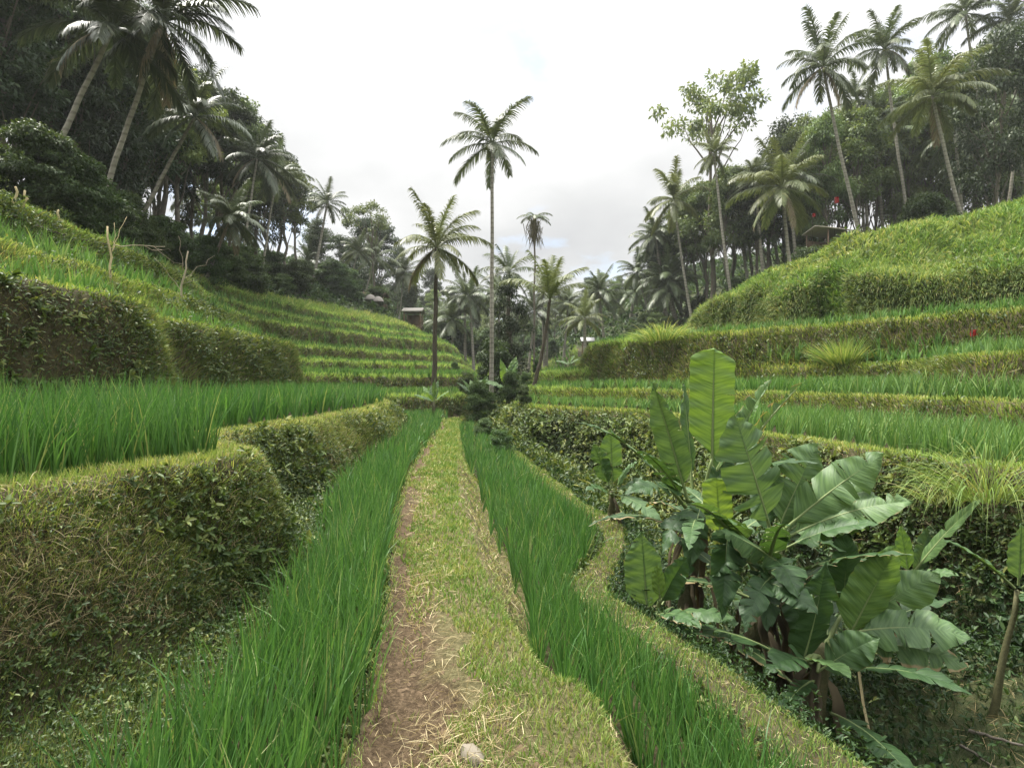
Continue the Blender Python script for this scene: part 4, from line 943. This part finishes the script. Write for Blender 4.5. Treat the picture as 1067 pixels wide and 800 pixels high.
def banana(label, foot, top, leaves, stem_r=.085, dead=0, seed=0, group=None, extra=0):
    """foot, top (px,py,d); leaves: (base px,py,d, tip px,py,d, width, arch, hint, rnd, tears, extras)"""
    f = at(*foot); f[2] = gz(f[0], f[1]) - .1; tp = at(*top)
    o = thing('banana_plant', label, 'banana plant', tuple(f), 0, group)
    obj('pseudostem', attr_mesh('stem', [tube(bent((0, 0, 0), tp - f, 7, 0, .015), np.linspace(stem_r, stem_r * .55, 7), 10)], M['stem']), o)
    for k, lf in enumerate(leaves):
        bx, tx, wd, arch, hint, rnd, tears = lf[:7]; ex = lf[7] if len(lf) > 7 else {}
        B, T_ = at(*bx), at(*tx)
        me = banana_leaf(B, T_, wd, arch, HINT[hint], rnd, tears, seed=seed * 40 + k, **ex)
        l_ = leaf_obj(me, f, o)
        # a leaf stalk runs back to the top of the stem
        if np.linalg.norm(B - tp) > .06:
            st = obj('leaf_stalk', local(attr_mesh('stalk', [tube(bent(tp - [0, 0, .12], B, 6, .04), np.linspace(.022, .014, 6), 6)], M['midrib']), f), l_)
        if ex.get('dry', 0) > .2: l_['label'] = 'leaf with withered brown edges'
    rg = np.random.default_rng(seed + 5)
    for k in range(extra):                      # the older leaves, spread lower round the stem
        a = k * 2.4 + seed; e = rg.uniform(-.15, .7); ln = rg.uniform(1.0, 1.6); B = tp + np.array([math.cos(a) * .12, math.sin(a) * .12, rg.uniform(-.35, .05) - (.45 * rg.random() if k > 4 else 0)])
        T_ = B + np.array([math.cos(a) * ln * .8, math.sin(a) * ln * .8, e * ln])
        me = banana_leaf(B, T_, rg.uniform(.22, .30), rg.uniform(.15, .3), (math.cos(a) * .3, math.sin(a) * .3, 1), rg.uniform(.1, .42), rg.integers(3, 8), seed=seed * 77 + k, dry=rg.choice([0, 0, .1, .25]))
        leaf_obj(me, f, o)
    for k in range(dead):
        a = rg.uniform(0, 6.28); h = rg.uniform(.35, 1.0); p0 = (tp - f) * h; ln = rg.uniform(.5, 1.05); n = 10
        t = np.linspace(0, 1, n)[:, None]; dirv = np.array([math.cos(a), math.sin(a), 0])
        P = p0 + dirv * (.05 + .22 * np.sqrt(t)) * rg.uniform(.6, 1.4) - UP * ln * t ** 1.3 + np.cumsum(rg.normal(size=(n, 3)) * .012, 0)
        side = norm(np.cross(P[-1] - P[0], dirv) + rg.normal(size=3) * .3); ws = rg.uniform(.02, .06)
        V = []; 
        for i in range(n):
            w = ws * (math.sin(math.pi * (.12 + .8 * i / n)) ** .7)
            for j, c in enumerate((-1, -.5, 0, .5, 1)):
                V.append(P[i] + side * w * c * rg.uniform(.7, 1.1) + dirv * w * (.45 if j % 2 else -.3) * rg.uniform(.6, 1.3))
        V = np.array(V); g = np.arange(n - 1)[:, None] * 5 + np.arange(4)[None]
        F = np.stack([g, g + 1, g + 6, g + 5], -1).reshape(-1, 4)
        rr = np.clip(np.repeat(rg.random(n), 5) * .5 + rg.random() * .5, 0, 1)
        obj('dead_leaf', mesh_np('dead_leaf', V, F, M['dead_leaf'], {'rnd': rr}), o)['label'] = 'shrivelled brown hanging leaf'
    return o

banana('tall banana plant at the back of the clump with the upright light green leaf', (706, 700, 5.9), (728, 528, 5.9), [
    ((742, 478, 5.8), (744, 362, 5.75), .50, 0.02, 'c', .80, 1, dict(fold=.08, blunt=1, droop=.1, pet=.02)),
    ((716, 520, 5.8), (680, 398, 5.7), .42, .04, 'cl', .48, 2, dict(fold=.45)),
    ((722, 510, 6.0), (712, 400, 6.3), .30, .05, 'cr', .35, 2, {}),
    ((712, 520, 5.9), (668, 470, 5.5), .36, .16, 'ul', .22, 4, {}),
    ((738, 505, 5.9), (806, 393, 5.6), .36, .05, 'u', .55, 6, dict(fold=.7, dry=.12)),
    ((745, 510, 5.9), (832, 402, 5.9), .30, .06, 'b', .5, 9, dict(fold=.6, dry=.2)),
    ((738, 520, 6.0), (792, 452, 6.2), .34, .12, 'u', .35, 3, {}),
    ((722, 530, 5.8), (690, 575, 5.4), .34, .30, 'ul', .18, 4, {}),
    ((732, 525, 5.7), (718, 600, 5.3), .36, .35, 'c', .2, 4, {}),
    ((735, 520, 5.8), (764, 470, 5.9), .30, .05, 'c', .3, 3, {}),
    ((725, 520, 5.9), (650, 515, 5.7), .34, .25, 'u', .25, 5, {})], .10, 14, 1, extra=9)
banana('largest banana plant in the middle of the clump with broad grey green leaves', (778, 720, 5.1), (795, 585, 5.1), [
    ((803, 552, 4.9), (766, 433, 4.8), .56, (-.02, -.05, .03), 'c', .5, 3, dict(fold=.12)),
    ((812, 560, 5.1), (906, 503, 4.95), .42, .05, 'uc', .56, 3, dict(fold=.15)),
    ((812, 548, 5.1), (852, 464, 5.2), .52, .06, 'c', .52, 3, dict(fold=.1, pet=.02)),
    ((812, 556, 5.0), (922, 472, 4.7), .49, .05, 'uc', .55, 3, dict(fold=.2)),
    ((815, 562, 5.0), (952, 522, 4.5), .44, .13, 'uc', .58, 4, dict(fold=.15)),
    ((815, 572, 4.9), (918, 545, 4.5), .36, .15, 'u', .35, 3, {}),
    ((750, 556, 5.0), (746, 498, 4.95), .32, .02, 'c', .98, 1, dict(fold=.1, pet=.02, blunt=1, droop=.1)),
    ((760, 545, 4.9), (752, 648, 4.5), .40, .28, 'c', .15, 3, dict(fold=.3)),
    ((785, 570, 4.9), (735, 535, 4.5), .34, .18, 'ul', .4, 4, {}),
    ((790, 580, 4.9), (742, 600, 4.6), .34, .3, 'u', .2, 4, {}),
    ((800, 580, 4.8), (832, 622, 4.3), .38, .32, 'uc', .25, 3, {}),
    ((800, 560, 5.1), (795, 470, 5.5), .36, .06, 'c', .25, 2, {}),
    ((806, 562, 5.2), (900, 590, 5.2), .36, .25, 'u', .3, 4, {}),
    ((826, 598, 4.7), (748, 552, 4.4), .30, .10, 'uc', .45, 4, dict(fold=-.3)),
    ((790, 604, 4.6), (852, 640, 4.2), .30, .2, 'uc', .2, 4, {}),
    ((806, 600, 4.6), (775, 660, 4.2), .26, .3, 'uc', .12, 5, {}),
    ((795, 585, 4.9), (800, 660, 4.4), .34, .3, 'c', .12, 4, {})], .12, 22, 2, extra=9)
banana('front banana plant at the right of the clump with one long sagging brown edged leaf', (846, 750, 4.6), (856, 672, 4.6), [
    ((836, 692, 4.5), (861, 582, 4.35), .40, (0, -.06, .02), 'c', .16, 2, dict(fold=.12, pet=.02)),
    ((878, 640, 4.7), (884, 556, 4.6), .36, .04, 'c', .22, 2, dict(fold=.15)),
    ((886, 660, 4.5), (933, 568, 4.3), .44, (.02, 0, .02), 'c', .62, 0, dict(fold=.08, pet=.03)),
    ((893, 652, 4.6), (978, 598, 4.4), .38, .10, 'uc', .56, 2, dict(fold=.2)),
    ((882, 660, 4.5), (1012, 664, 4.1), .40, .16, 'uc', .5, 3, dict(fold=.1)),
    ((885, 670, 4.6), (1008, 694, 4.1), .38, .16, 'uc', .55, 5, dict(dry=.30, fold=-.1)),
    ((852, 700, 4.4), (918, 664, 4.2), .34, .10, 'uc', .4, 2, {}),
    ((838, 688, 4.4), (888, 708, 3.9), .26, .20, 'u', .55, 1, {}),
    ((845, 690, 4.4), (800, 700, 4.1), .30, .25, 'u', .2, 3, {}),
    ((850, 680, 4.7), (815, 610, 4.8), .34, .1, 'c', .15, 3, {})], .11, 16, 3, extra=9)
banana('small banana plant beside the bend of the narrow bund', (684, 690, 5.1), (684, 632, 5.1), [
    ((674, 632, 5.0), (668, 552, 4.9), .42, .03, 'c', .5, 1, dict(fold=.14, pet=.02)),
    ((686, 632, 5.1), (716, 580, 5.0), .28, .08, 'c', .3, 1, {}),
    ((688, 625, 5.0), (684, 588, 4.95), .16, .02, 'c', .95, 0, dict(fold=.4)),
    ((690, 640, 4.9), (768, 648, 4.5), .28, .16, 'u', .38, 3, dict(fold=.1)),
    ((684, 640, 4.8), (730, 655, 4.3), .26, .2, 'u', .35, 3, dict(dry=.15)),
    ((690, 630, 5.1), (712, 600, 5.4), .26, .1, 'c', .25, 2, {}),
    ((682, 645, 4.8), (712, 678, 4.5), .2, .25, 'u', .25, 2, {})], .06, 4, 4)
banana('young banana plant standing in the gully left of the big clump', (636, 560, 8.2), (638, 512, 8.2), [
    ((638, 508, 8.2), (636, 446, 8.1), .40, .03, 'c', .6, 1, dict(fold=.2)),
    ((640, 510, 8.2), (664, 480, 8.0), .30, .12, 'u', .5, 3, {}),
    ((640, 515, 8.1), (690, 546, 7.5), .34, .2, 'u', .5, 3, {}),
    ((636, 510, 8.2), (618, 462, 8.1), .34, .06, 'cl', .4, 2, {}),
    ((640, 512, 8.1), (684, 505, 7.9), .3, .2, 'u', .4, 3, {}),
    ((636, 515, 8.1), (612, 510, 7.8), .26, .25, 'u', .3, 3, {})], .07, 3, 5)
banana('dark stemmed banana plant leaning out at the right frame edge', (1030, 738, 4.4), (1060, 615, 4.4), [
    ((1058, 612, 4.4), (984, 562, 4.3), .26, .10, 'u', .42, 2, dict(fold=.2)),
    ((1062, 610, 4.4), (1064, 545, 4.3), .24, .04, 'c', .5, 1, {}),
    ((1064, 612, 4.4), (1110, 590, 4.2), .28, .12, 'u', .4, 2, {}),
    ((1064, 616, 4.4), (1100, 650, 4.1), .26, .2, 'u', .35, 2, {})], .03, 0, 6)
banana('pale young banana plant between the clump and the right bank', (942, 650, 6.0), (948, 600, 6.0), [
    ((947, 600, 6.0), (938, 548, 6.0), .24, .03, 'c', .75, 0, {}),
    ((950, 598, 6.0), (1022, 520, 5.7), .18, .08, 'u', .6, 1, {}),
    ((952, 600, 6.0), (972, 545, 6.1), .24, .05, 'c', .45, 1, {}),
    ((950, 604, 5.9), (1000, 600, 5.5), .26, .2, 'u', .5, 2, {}),
    ((945, 604, 5.9), (915, 585, 5.7), .24, .15, 'u', .4, 2, {})], .06, 2, 7)
# small far banana plants
def far_banana(px, d, h, label, seed, k=7, rnd=.55):
    x = (px - 533.5) / FPX * d; z = gz(x, d); rg = random.Random(seed)
    o = thing('banana_plant', label, 'banana plant', (x, d, z)); zt = h * .45
    obj('pseudostem', attr_mesh('stem', [tube(bent((0, 0, -.2), (0, 0, zt), 4), np.linspace(.12, .07, 4), 7)], M['stem']), o)
    for i in range(k):
        a = i * 2.4 + seed; e = rg.uniform(.25, 1.0); l_ = h * .55 * rg.uniform(.8, 1.1)
        tip = np.array([math.cos(a) * l_ * (1.1 - e * .8), math.sin(a) * l_ * (1.1 - e * .8), zt + l_ * e])
        leaf_obj(banana_leaf((0, 0, zt), tip, h * .15, .12, (0, -.5, 1), rnd * rg.uniform(.7, 1.3), 2, seed=seed * 9 + i), (0, 0, 0), o)
for px, d, h, lb, s in [(936, 44, 3.2, 'far banana plant on the brow of the right hill left of the slanting palm', 31), (988, 40, 3.6, 'light green banana plant on the right hill between two palm trunks', 32), (1060, 36, 3.2, 'banana plant at the right frame edge on the hill brow', 33),
                        (452, 24.5, 2.0, 'small banana plant at the foot of the dark trunked palm', 34), (497, 28, 2.6, 'banana plant beside the stream left of the tallest palm', 35), (528, 30.5, 3.4, 'banana plant in the dark cleft right of the tallest palm', 36), (625, 50, 2.6, 'far banana plant beside the small white roofed hut', 37), (592, 40, 2.0, 'far banana plant on the terraces right of the leaning palm', 38)]:
    far_banana(px, d, h, lb, s)

# ================================================================== GRASS TUSSOCKS
def tussock(px, py, d, h, r, label, n=500, mat='hill_grass', droop=1.6, z=None):
    p = hit(px, py); z = p[2]; d = p[1]
    a = RNG.uniform(0, 2 * np.pi, n); q = RNG.random(n) ** .6 * r
    P = np.stack([np.cos(a) * q, np.sin(a) * q, -.05 + 0 * a], -1)
    D = np.stack([np.cos(a) * q / r * 1.1, np.sin(a) * q / r * 1.1, np.ones(n)], -1) + RNG.normal(size=(n, 3)) * .15
    o = tag(obj('grass_tussock', attr_mesh('tussock', [ribbons(P, D, RNG.uniform(.6, 1.1, n) * h, .008 * max(1, d / 6), RNG.uniform(.4, 1, n) * droop, 6, RNG.random(n))], M[mat])), label, 'grass clump')
    o.location = (p[0], p[1], z); return o
tussock(880, 380, 14.5, 1.0, .5, 'round yellowish grass clump growing on the middle right bank', 900, droop=.8)
tussock(1030, 520, 6.3, 1.0, .35, 'long pale grass clump drooping over the lower right bank', 420, droop=3.0)
tussock(985, 520, 6.6, .6, .25, 'smaller drooping grass clump left of the long pale one', 200, droop=3.0)
tussock(690, 356, 26, 1.0, .9, 'pale grass clump at the corner of the top right terrace', 600)

# ================================================================== STAKES, BRANCHES, HUTS
def pole(name, a, b, r, label, cat, mat='wood', group=None, seg=7, wob=.02, kids=(), kidname='twig'):
    a, b = np.asarray(a, float), np.asarray(b, float)
    o = tag(obj(name, attr_mesh(name, [tube(bent((0, 0, 0), b - a, seg, 0, wob), np.linspace(r, r * .6, seg), 7)], M[mat])), label, cat, group); o.location = tuple(a)
    for p, q, rr in kids:
        obj(kidname, attr_mesh(kidname, [tube(bent(np.asarray(p) - a, np.asarray(q) - a, 6, 0, wob * 1.3), np.linspace(rr, rr * .4, 6), 6)], M[mat]), o)
    return o
h_ = hit(115, 296); d = h_[1]; p0 = h_ - [0, 0, .1]
pole('bamboo_stake', p0, at(112, 236, d), .024, 'pale upright stake with broken twigs on the left slope', 'stake', 'bamboo', kids=[(at(117, 262, d), at(119, 232, d + .1), .007), (at(117, 262, d), at(132, 226, d + .2), .008)])
pole('dead_branch', at(118, 255, d - .1), at(172, 257, d + .5), .010, 'bare pale branch tied across the upright stake', 'branch', kids=[(at(150, 256, d + .3), at(190, 275, d + .9), .007), (at(160, 257, d + .4), at(178, 262, d + .5), .007)])
d = 10.2
h_ = hit(186, 312); d = h_[1]; p0 = h_ - [0, 0, .1]
pole('dead_sapling', p0, at(196, 262, d), .026, 'dead leafless sapling with spreading bare branches on the left slope', 'dead tree', kids=[
    (at(190, 282, d), at(186, 246, d - .1), .008), (at(192, 290, d), at(224, 266, d + .3), .007), (at(190, 296, d), at(217, 288, d - .3), .006), (at(188, 302, d), at(160, 268, d - .4), .008)], kidname='branch')
for px, py0, py1, dd, lb in [(14, 222, 198, 11.5, 'thin stake before the hedge at the left frame edge'), (24, 220, 203, 11.6, 'shorter thin stake right of the one at the left frame edge'), (59, 232, 222, 11.9, 'stub of a stake in front of the left hedge')]:
    p0 = hit(px, py0); dd = p0[1]; p0 = p0 - [0, 0, .1]; p1 = p0 + (at(px + 2, py1, dd) - at(px, py0, dd)) + [0, 0, .15]
    pole('bamboo_stake', p0, p1, .03, lb, 'stake', 'bamboo')
P = []
for px, py, dd in [(2, 228, 10.2), (30, 240, 9.6), (60, 251, 9.4), (90, 257, 9.3), (112, 262, 9.4)]:
    q = hit(px, py) + [0, 0, .10]; P.append(q)
P = np.array(P); o = tag(obj('fallen_pole', attr_mesh('fallen_pole', [tube(catmull(P - P[0], 4), .035, 7)], M['bark_dark'])), 'long dark pole lying across the left slope', 'pole'); o.location = tuple(P[0])
# pale stick leaning in the gully and the dead brown stalks by the bananas
p0 = at(905, 690, 4.6); p0[2] = gz(p0[0], 4.6)
pole('leaning_stick', p0, at(880, 590, 5.0), .012, 'thin pale stick leaning among the banana leaves', 'stick', 'bamboo')
pole('fallen_stick', at(1010, 745, 4.3) * [1, 1, 0] + [0, 0, gz(*at(1010, 745, 4.3)[:2]) + .04], at(1066, 790, 4.0) * [1, 1, 0] + [0, 0, gz(*at(1066, 790, 4.0)[:2]) + .05], .014, 'grey fallen stick on the gully floor at the lower right', 'stick', 'bark', wob=.006)
pole('fallen_stick', at(1000, 752, 4.2) * [1, 1, 0] + [0, 0, gz(*at(1000, 752, 4.2)[:2]) + .04], at(1055, 800, 3.8) * [1, 1, 0] + [0, 0, gz(*at(1055, 800, 3.8)[:2]) + .05], .011, 'thinner fallen stick beside the grey one at the lower right', 'stick', 'bark', wob=.006)

def box(c, s, rz=0.0):
    x, y, z = np.asarray(s) / 2; V = np.array([[i * x, j * y, k * z] for i in (-1, 1) for j in (-1, 1) for k in (-1, 1)])
    V = rotz(V, rz) + np.asarray(c); F = np.array([[0, 1, 3, 2], [4, 6, 7, 5], [0, 4, 5, 1], [2, 3, 7, 6], [0, 2, 6, 4], [1, 5, 7, 3]])
    return V, F, np.full(8, .5)
def slope_roof(w_, dp, z0, rise, th=.08):
    V = np.array([[-w_ / 2, -dp / 2, z0], [w_ / 2, -dp / 2, z0], [w_ / 2, 0, z0 + rise], [-w_ / 2, 0, z0 + rise], [w_ / 2, dp / 2, z0], [-w_ / 2, dp / 2, z0]]); V2 = V + [0, 0, th]
    V = np.concatenate([V, V2]); F = np.array([[0, 3, 2, 1], [3, 5, 4, 2], [6, 7, 8, 9], [9, 8, 10, 11], [0, 1, 7, 6], [4, 5, 11, 10], [1, 2, 8, 7], [2, 4, 10, 8], [3, 0, 6, 9], [5, 3, 9, 11]])
    return V, F, np.full(len(V), .5)
def plain(name, c, rough=.8): 
    return soil_mat(name, [(.3, tuple(.75 * v for v in c)), (.7, c)], 3, .2, rough=rough)
M['pale_roof'] = plain('pale_roof', (.30, .28, .25)); M['white_roof'] = plain('white_roof', (.6, .6, .6)); M['hut_wood'] = plain('hut_wood', (.16, .11, .07)); M['thatch'] = plain('thatch', (.5, .44, .36)); M['red_cloth'] = foliage_mat('red_cloth', [(0, (.24, .02, .018)), (1, (.36, .035, .03))], .8, .2, .1); M['tile_roof'] = plain('tile_roof', (.13, .085, .065)); M['canopy'] = plain('white_canopy', (.32, .29, .26))
def hut(px, py_roof, d, w_, dp, h, roof, label, rz=0.0, z=None):
    x = (px - 533.5) / FPX * d; zr = EYE - (py_roof - 400) / FPX * d; z = gz(x, d) if z is None else z
    h = max(h, zr - z)
    o = thing('hut', label, 'hut', (x, d, z), rz)
    obj('roof', attr_mesh('hut_roof', [slope_roof(w_, dp, h - .05, .45)], M[roof]), o)
    for sx in (-1, 1):
        for sy in (-1, 1):
            obj('post', attr_mesh('hut_post', [tube(bent((0, 0, -.4), (0, 0, h - .06), 3), .06, 8)], M['hut_wood']), o).location = (sx * (w_ / 2 - .25), sy * (dp / 2 - .25), 0)
    obj('back_wall', attr_mesh('hut_wall', [box((0, dp / 2 - .3, h * .45), (w_ - .7, .06, h * .9))], M['hut_wood']), o)
    obj('platform', attr_mesh('hut_platform', [box((0, 0, .4), (w_ - .55, dp - .55, .12))], M['hut_wood']), o)
    return o
hut(431, 330, 60, 2.2, 2.2, 2.0, 'pale_roof', 'small open hut with pale roof at the end of the upper left terraces')
hut(612, 356, 62, 1.5, 1.5, 1.4, 'white_roof', 'tiny open hut with white roof at the far end of the valley')
hut(866, 243, 47, 3.6, 2.6, 2.0, 'thatch', 'low shelter with pale sloping roof half hidden behind the right hill brow', .35)
hut(388, 312, 64, 3.4, 2.4, 2.0, 'tile_roof', 'brown roofed hut behind two white canopies on the left slope')
for px, py, lb in [(386, 321, 'left of two small white domed canopies below the brown roofed hut'), (394, 323, 'right of two small white domed canopies below the brown roofed hut')]:
    d = 60; p = at(px, py, d); g = gz(p[0], d); o = thing('parasol', lb, 'parasol', (p[0], d, g)); h = max(1.9, p[2] - g)
    th = np.linspace(.05, 1.35, 6); obj('canopy', attr_mesh('canopy', [tube(np.stack([0 * th, 0 * th, h - .75 + .75 * np.cos(th)], -1)[::-1], (np.sin(th) * .62)[::-1], 12)], M['canopy']), o)
    obj('pole', attr_mesh('parasol_pole', [tube(bent((0, 0, -.2), (0, 0, h - .1), 3), .03, 6)], M['hut_wood']), o)
def cloth(w_, h, n=6):
    g = np.linspace(0, 1, n); X, Z = np.meshgrid(g, g, indexing='ij'); Y = .04 * np.sin(X * 7 + Z * 3)
    V = np.stack([X.ravel() * w_, Y.ravel(), -Z.ravel() * h * (1 - .25 * X.ravel())], -1); i = np.arange(n - 1)[:, None] * n + np.arange(n - 1)[None]
    V = np.concatenate([V, V + [0, .012, 0]]); F = np.stack([i, i + 1, i + n + 1, i + n], -1).reshape(-1, 4)
    return V, np.concatenate([F, F[:, ::-1] + n * n]), RNG.random(len(V))
def flag(px, py, d, w_, h, label, z=None, extra=.1):
    p = at(px, py, d); g = gz(p[0], d); o = thing('flag', label, 'flag', (p[0], d, g)); top = max(.4, p[2] - g)
    obj('pole', attr_mesh('flag_pole', [tube(bent((0, 0, -.1), (.05, 0, top + extra), 5, 0, .01), .014, 6)], M['bark_dark']), o)
    obj('cloth', attr_mesh('flag_cloth', [cloth(w_, h)], M['red_cloth']), o).location = (.03, 0, top + extra * .6)
flag(1011, 346, 14.2, .15, .18, 'small red cloth on a stake on the middle right terrace')
flag(869, 206, 47, .4, .6, 'red banner on a tall bamboo pole behind the shelter')
flag(846, 223, 47, .28, .35, 'smaller red banner left of the tall one by the shelter')
# stone in the path
th = np.linspace(0, np.pi, 8); V, F, r = tube(np.stack([np.cos(th) * -.075, 0 * th, 0 * th], -1), np.sin(th) * .04 + .001, 12)
V = V + .005 * RNG.normal(size=V.shape) * [1, 1, .6]; p = at(492, 792, 2.4)
o = tag(obj('stone', attr_mesh('stone', [(V, F, r)], plain('stone_grey', (.2, .175, .135)))), 'small pale stone embedded in the path at the bottom', 'stone'); o.location = (p[0], 2.4, gz(p[0], 2.4) + .01); o.rotation_euler = (0, 0, 2.2)
# ------------------------------------------------------------------ camera, light, sky
cam = bpy.data.cameras.new('camera'); co = bpy.data.objects.new('camera', cam); COL.objects.link(co)
cam.sensor_width = 36; cam.lens = 36 * FPX / 1067.0; cam.clip_start = .05; cam.clip_end = 2000
co.location = (0, 0, EYE); co.rotation_euler = (R(90), 0, 0)
scene.camera = co

SUN_EL, SUN_AZ = R(64), R(-55)          # azimuth from +y towards +x
sd = Vector((math.sin(SUN_AZ) * math.cos(SUN_EL), math.cos(SUN_AZ) * math.cos(SUN_EL), math.sin(SUN_EL)))
sl = bpy.data.lights.new('sun', 'SUN'); sl.energy = 4.0; sl.angle = R(10); sl.color = (1, .96, .88)
so = bpy.data.objects.new('sun', sl); COL.objects.link(so); so.rotation_euler = sd.to_track_quat('Z', 'Y').to_euler()

w = bpy.data.worlds.new('World'); scene.world = w; w.use_nodes = True
nt = w.node_tree
for n in list(nt.nodes): nt.nodes.remove(n)
out = nt.nodes.new('ShaderNodeOutputWorld')
sky = N(nt, 'ShaderNodeTexSky', sky_type='NISHITA', sun_disc=False, sun_elevation=SUN_EL, sun_rotation=SUN_AZ)
bg1 = N(nt, 'ShaderNodeBackground', Strength=.13); nt.links.new(sky.outputs[0], bg1.inputs[0])
tc = N(nt, 'ShaderNodeTexCoord'); sx = N(nt, 'ShaderNodeSeparateXYZ'); nt.links.new(tc.outputs['Generated'], sx.inputs[0])
# a cloud deck: directions projected on a flat layer so that clouds shrink towards the horizon
zc = N(nt, 'ShaderNodeMath', operation='MAXIMUM'); zc.inputs[1].default_value = .0; nt.links.new(sx.outputs['Z'], zc.inputs[0])
za = N(nt, 'ShaderNodeMath', operation='ADD'); za.inputs[1].default_value = .28; nt.links.new(zc.outputs[0], za.inputs[0])
dv = N(nt, 'ShaderNodeVectorMath', operation='DIVIDE'); cb = N(nt, 'ShaderNodeCombineXYZ')
for i in range(3): nt.links.new(za.outputs[0], cb.inputs[i])
nt.links.new(tc.outputs['Generated'], dv.inputs[0]); nt.links.new(cb.outputs[0], dv.inputs[1])
n1 = N(nt, 'ShaderNodeTexNoise', Scale=1.1, Detail=6.0, Roughness=.5); n2 = N(nt, 'ShaderNodeTexNoise', Scale=2.0, Detail=7.0, Roughness=.55)
mpn = N(nt, 'ShaderNodeMapping'); mpn.inputs['Location'].default_value = (3.1, 1.7, 0)
nt.links.new(dv.outputs[0], n1.inputs['Vector']); nt.links.new(dv.outputs[0], mpn.inputs['Vector']); nt.links.new(mpn.outputs[0], n2.inputs['Vector'])
tone = ramp(nt, n1.outputs['Fac'], [(.34, (.70, .71, .73)), (.5, (.88, .885, .89)), (.62, (1.08, 1.08, 1.08))])
cov = ramp(nt, n2.outputs['Fac'], [(.30, (.35, .35, .35)), (.44, (1, 1, 1))])
ov = N(nt, 'ShaderNodeFloatCurve')        # an overcast sky is brightest overhead
c_ = ov.mapping.curves[0]; pts = [(0, .168), (.5, .168), (.68, .38), (1, .6)]
while len(c_.points) < len(pts): c_.points.new(.5, .5)
for p_, q_ in zip(c_.points, pts): p_.location = q_
ov.mapping.update(); nt.links.new(zc.outputs[0], ov.inputs['Value'])
om = N(nt, 'ShaderNodeMath', operation='MULTIPLY'); om.inputs[1].default_value = SKY_BASE; nt.links.new(ov.outputs[0], om.inputs[0]); ov = om
bg2 = N(nt, 'ShaderNodeBackground'); nt.links.new(tone.outputs[0], bg2.inputs[0]); nt.links.new(ov.outputs[0], bg2.inputs['Strength'])
ms = N(nt, 'ShaderNodeMixShader'); nt.links.new(cov.outputs[0], ms.inputs[0]); nt.links.new(bg1.outputs[0], ms.inputs[1]); nt.links.new(bg2.outputs[0], ms.inputs[2])
nt.links.new(ms.outputs[0], out.inputs[0])

vs = scene.view_settings
vs.view_transform = 'Standard'; vs.look = 'None'; vs.gamma = 1; vs.exposure = EXPO; vs.use_curve_mapping = False
cy = scene.cycles
cy.max_bounces = 6; cy.diffuse_bounces = 2; cy.glossy_bounces = 2; cy.transmission_bounces = 3; cy.transparent_max_bounces = 4; cy.volume_bounces = 0
cy.caustics_reflective = False; cy.caustics_refractive = False

# the damp valley air
hm, nt, out = new_mat('valley_air')
pv = N(nt, 'ShaderNodeVolumePrincipled'); pv.inputs['Color'].default_value = (.93, .96, .95, 1); pv.inputs['Density'].default_value = HAZE; pv.inputs['Anisotropy'].default_value = .2
nt.links.new(pv.outputs[0], out.inputs['Volume'])
zl, zh = float(TV[:, 2].min()) - 1, 62.0
hz = obj('haze', attr_mesh('haze', [box((0, 0, (zl + zh) / 2), (900, 900, zh - zl))], hm)); tag(hz, 'thin pale haze in the valley air', 'haze', kind='stuff')

cy.use_denoising = True
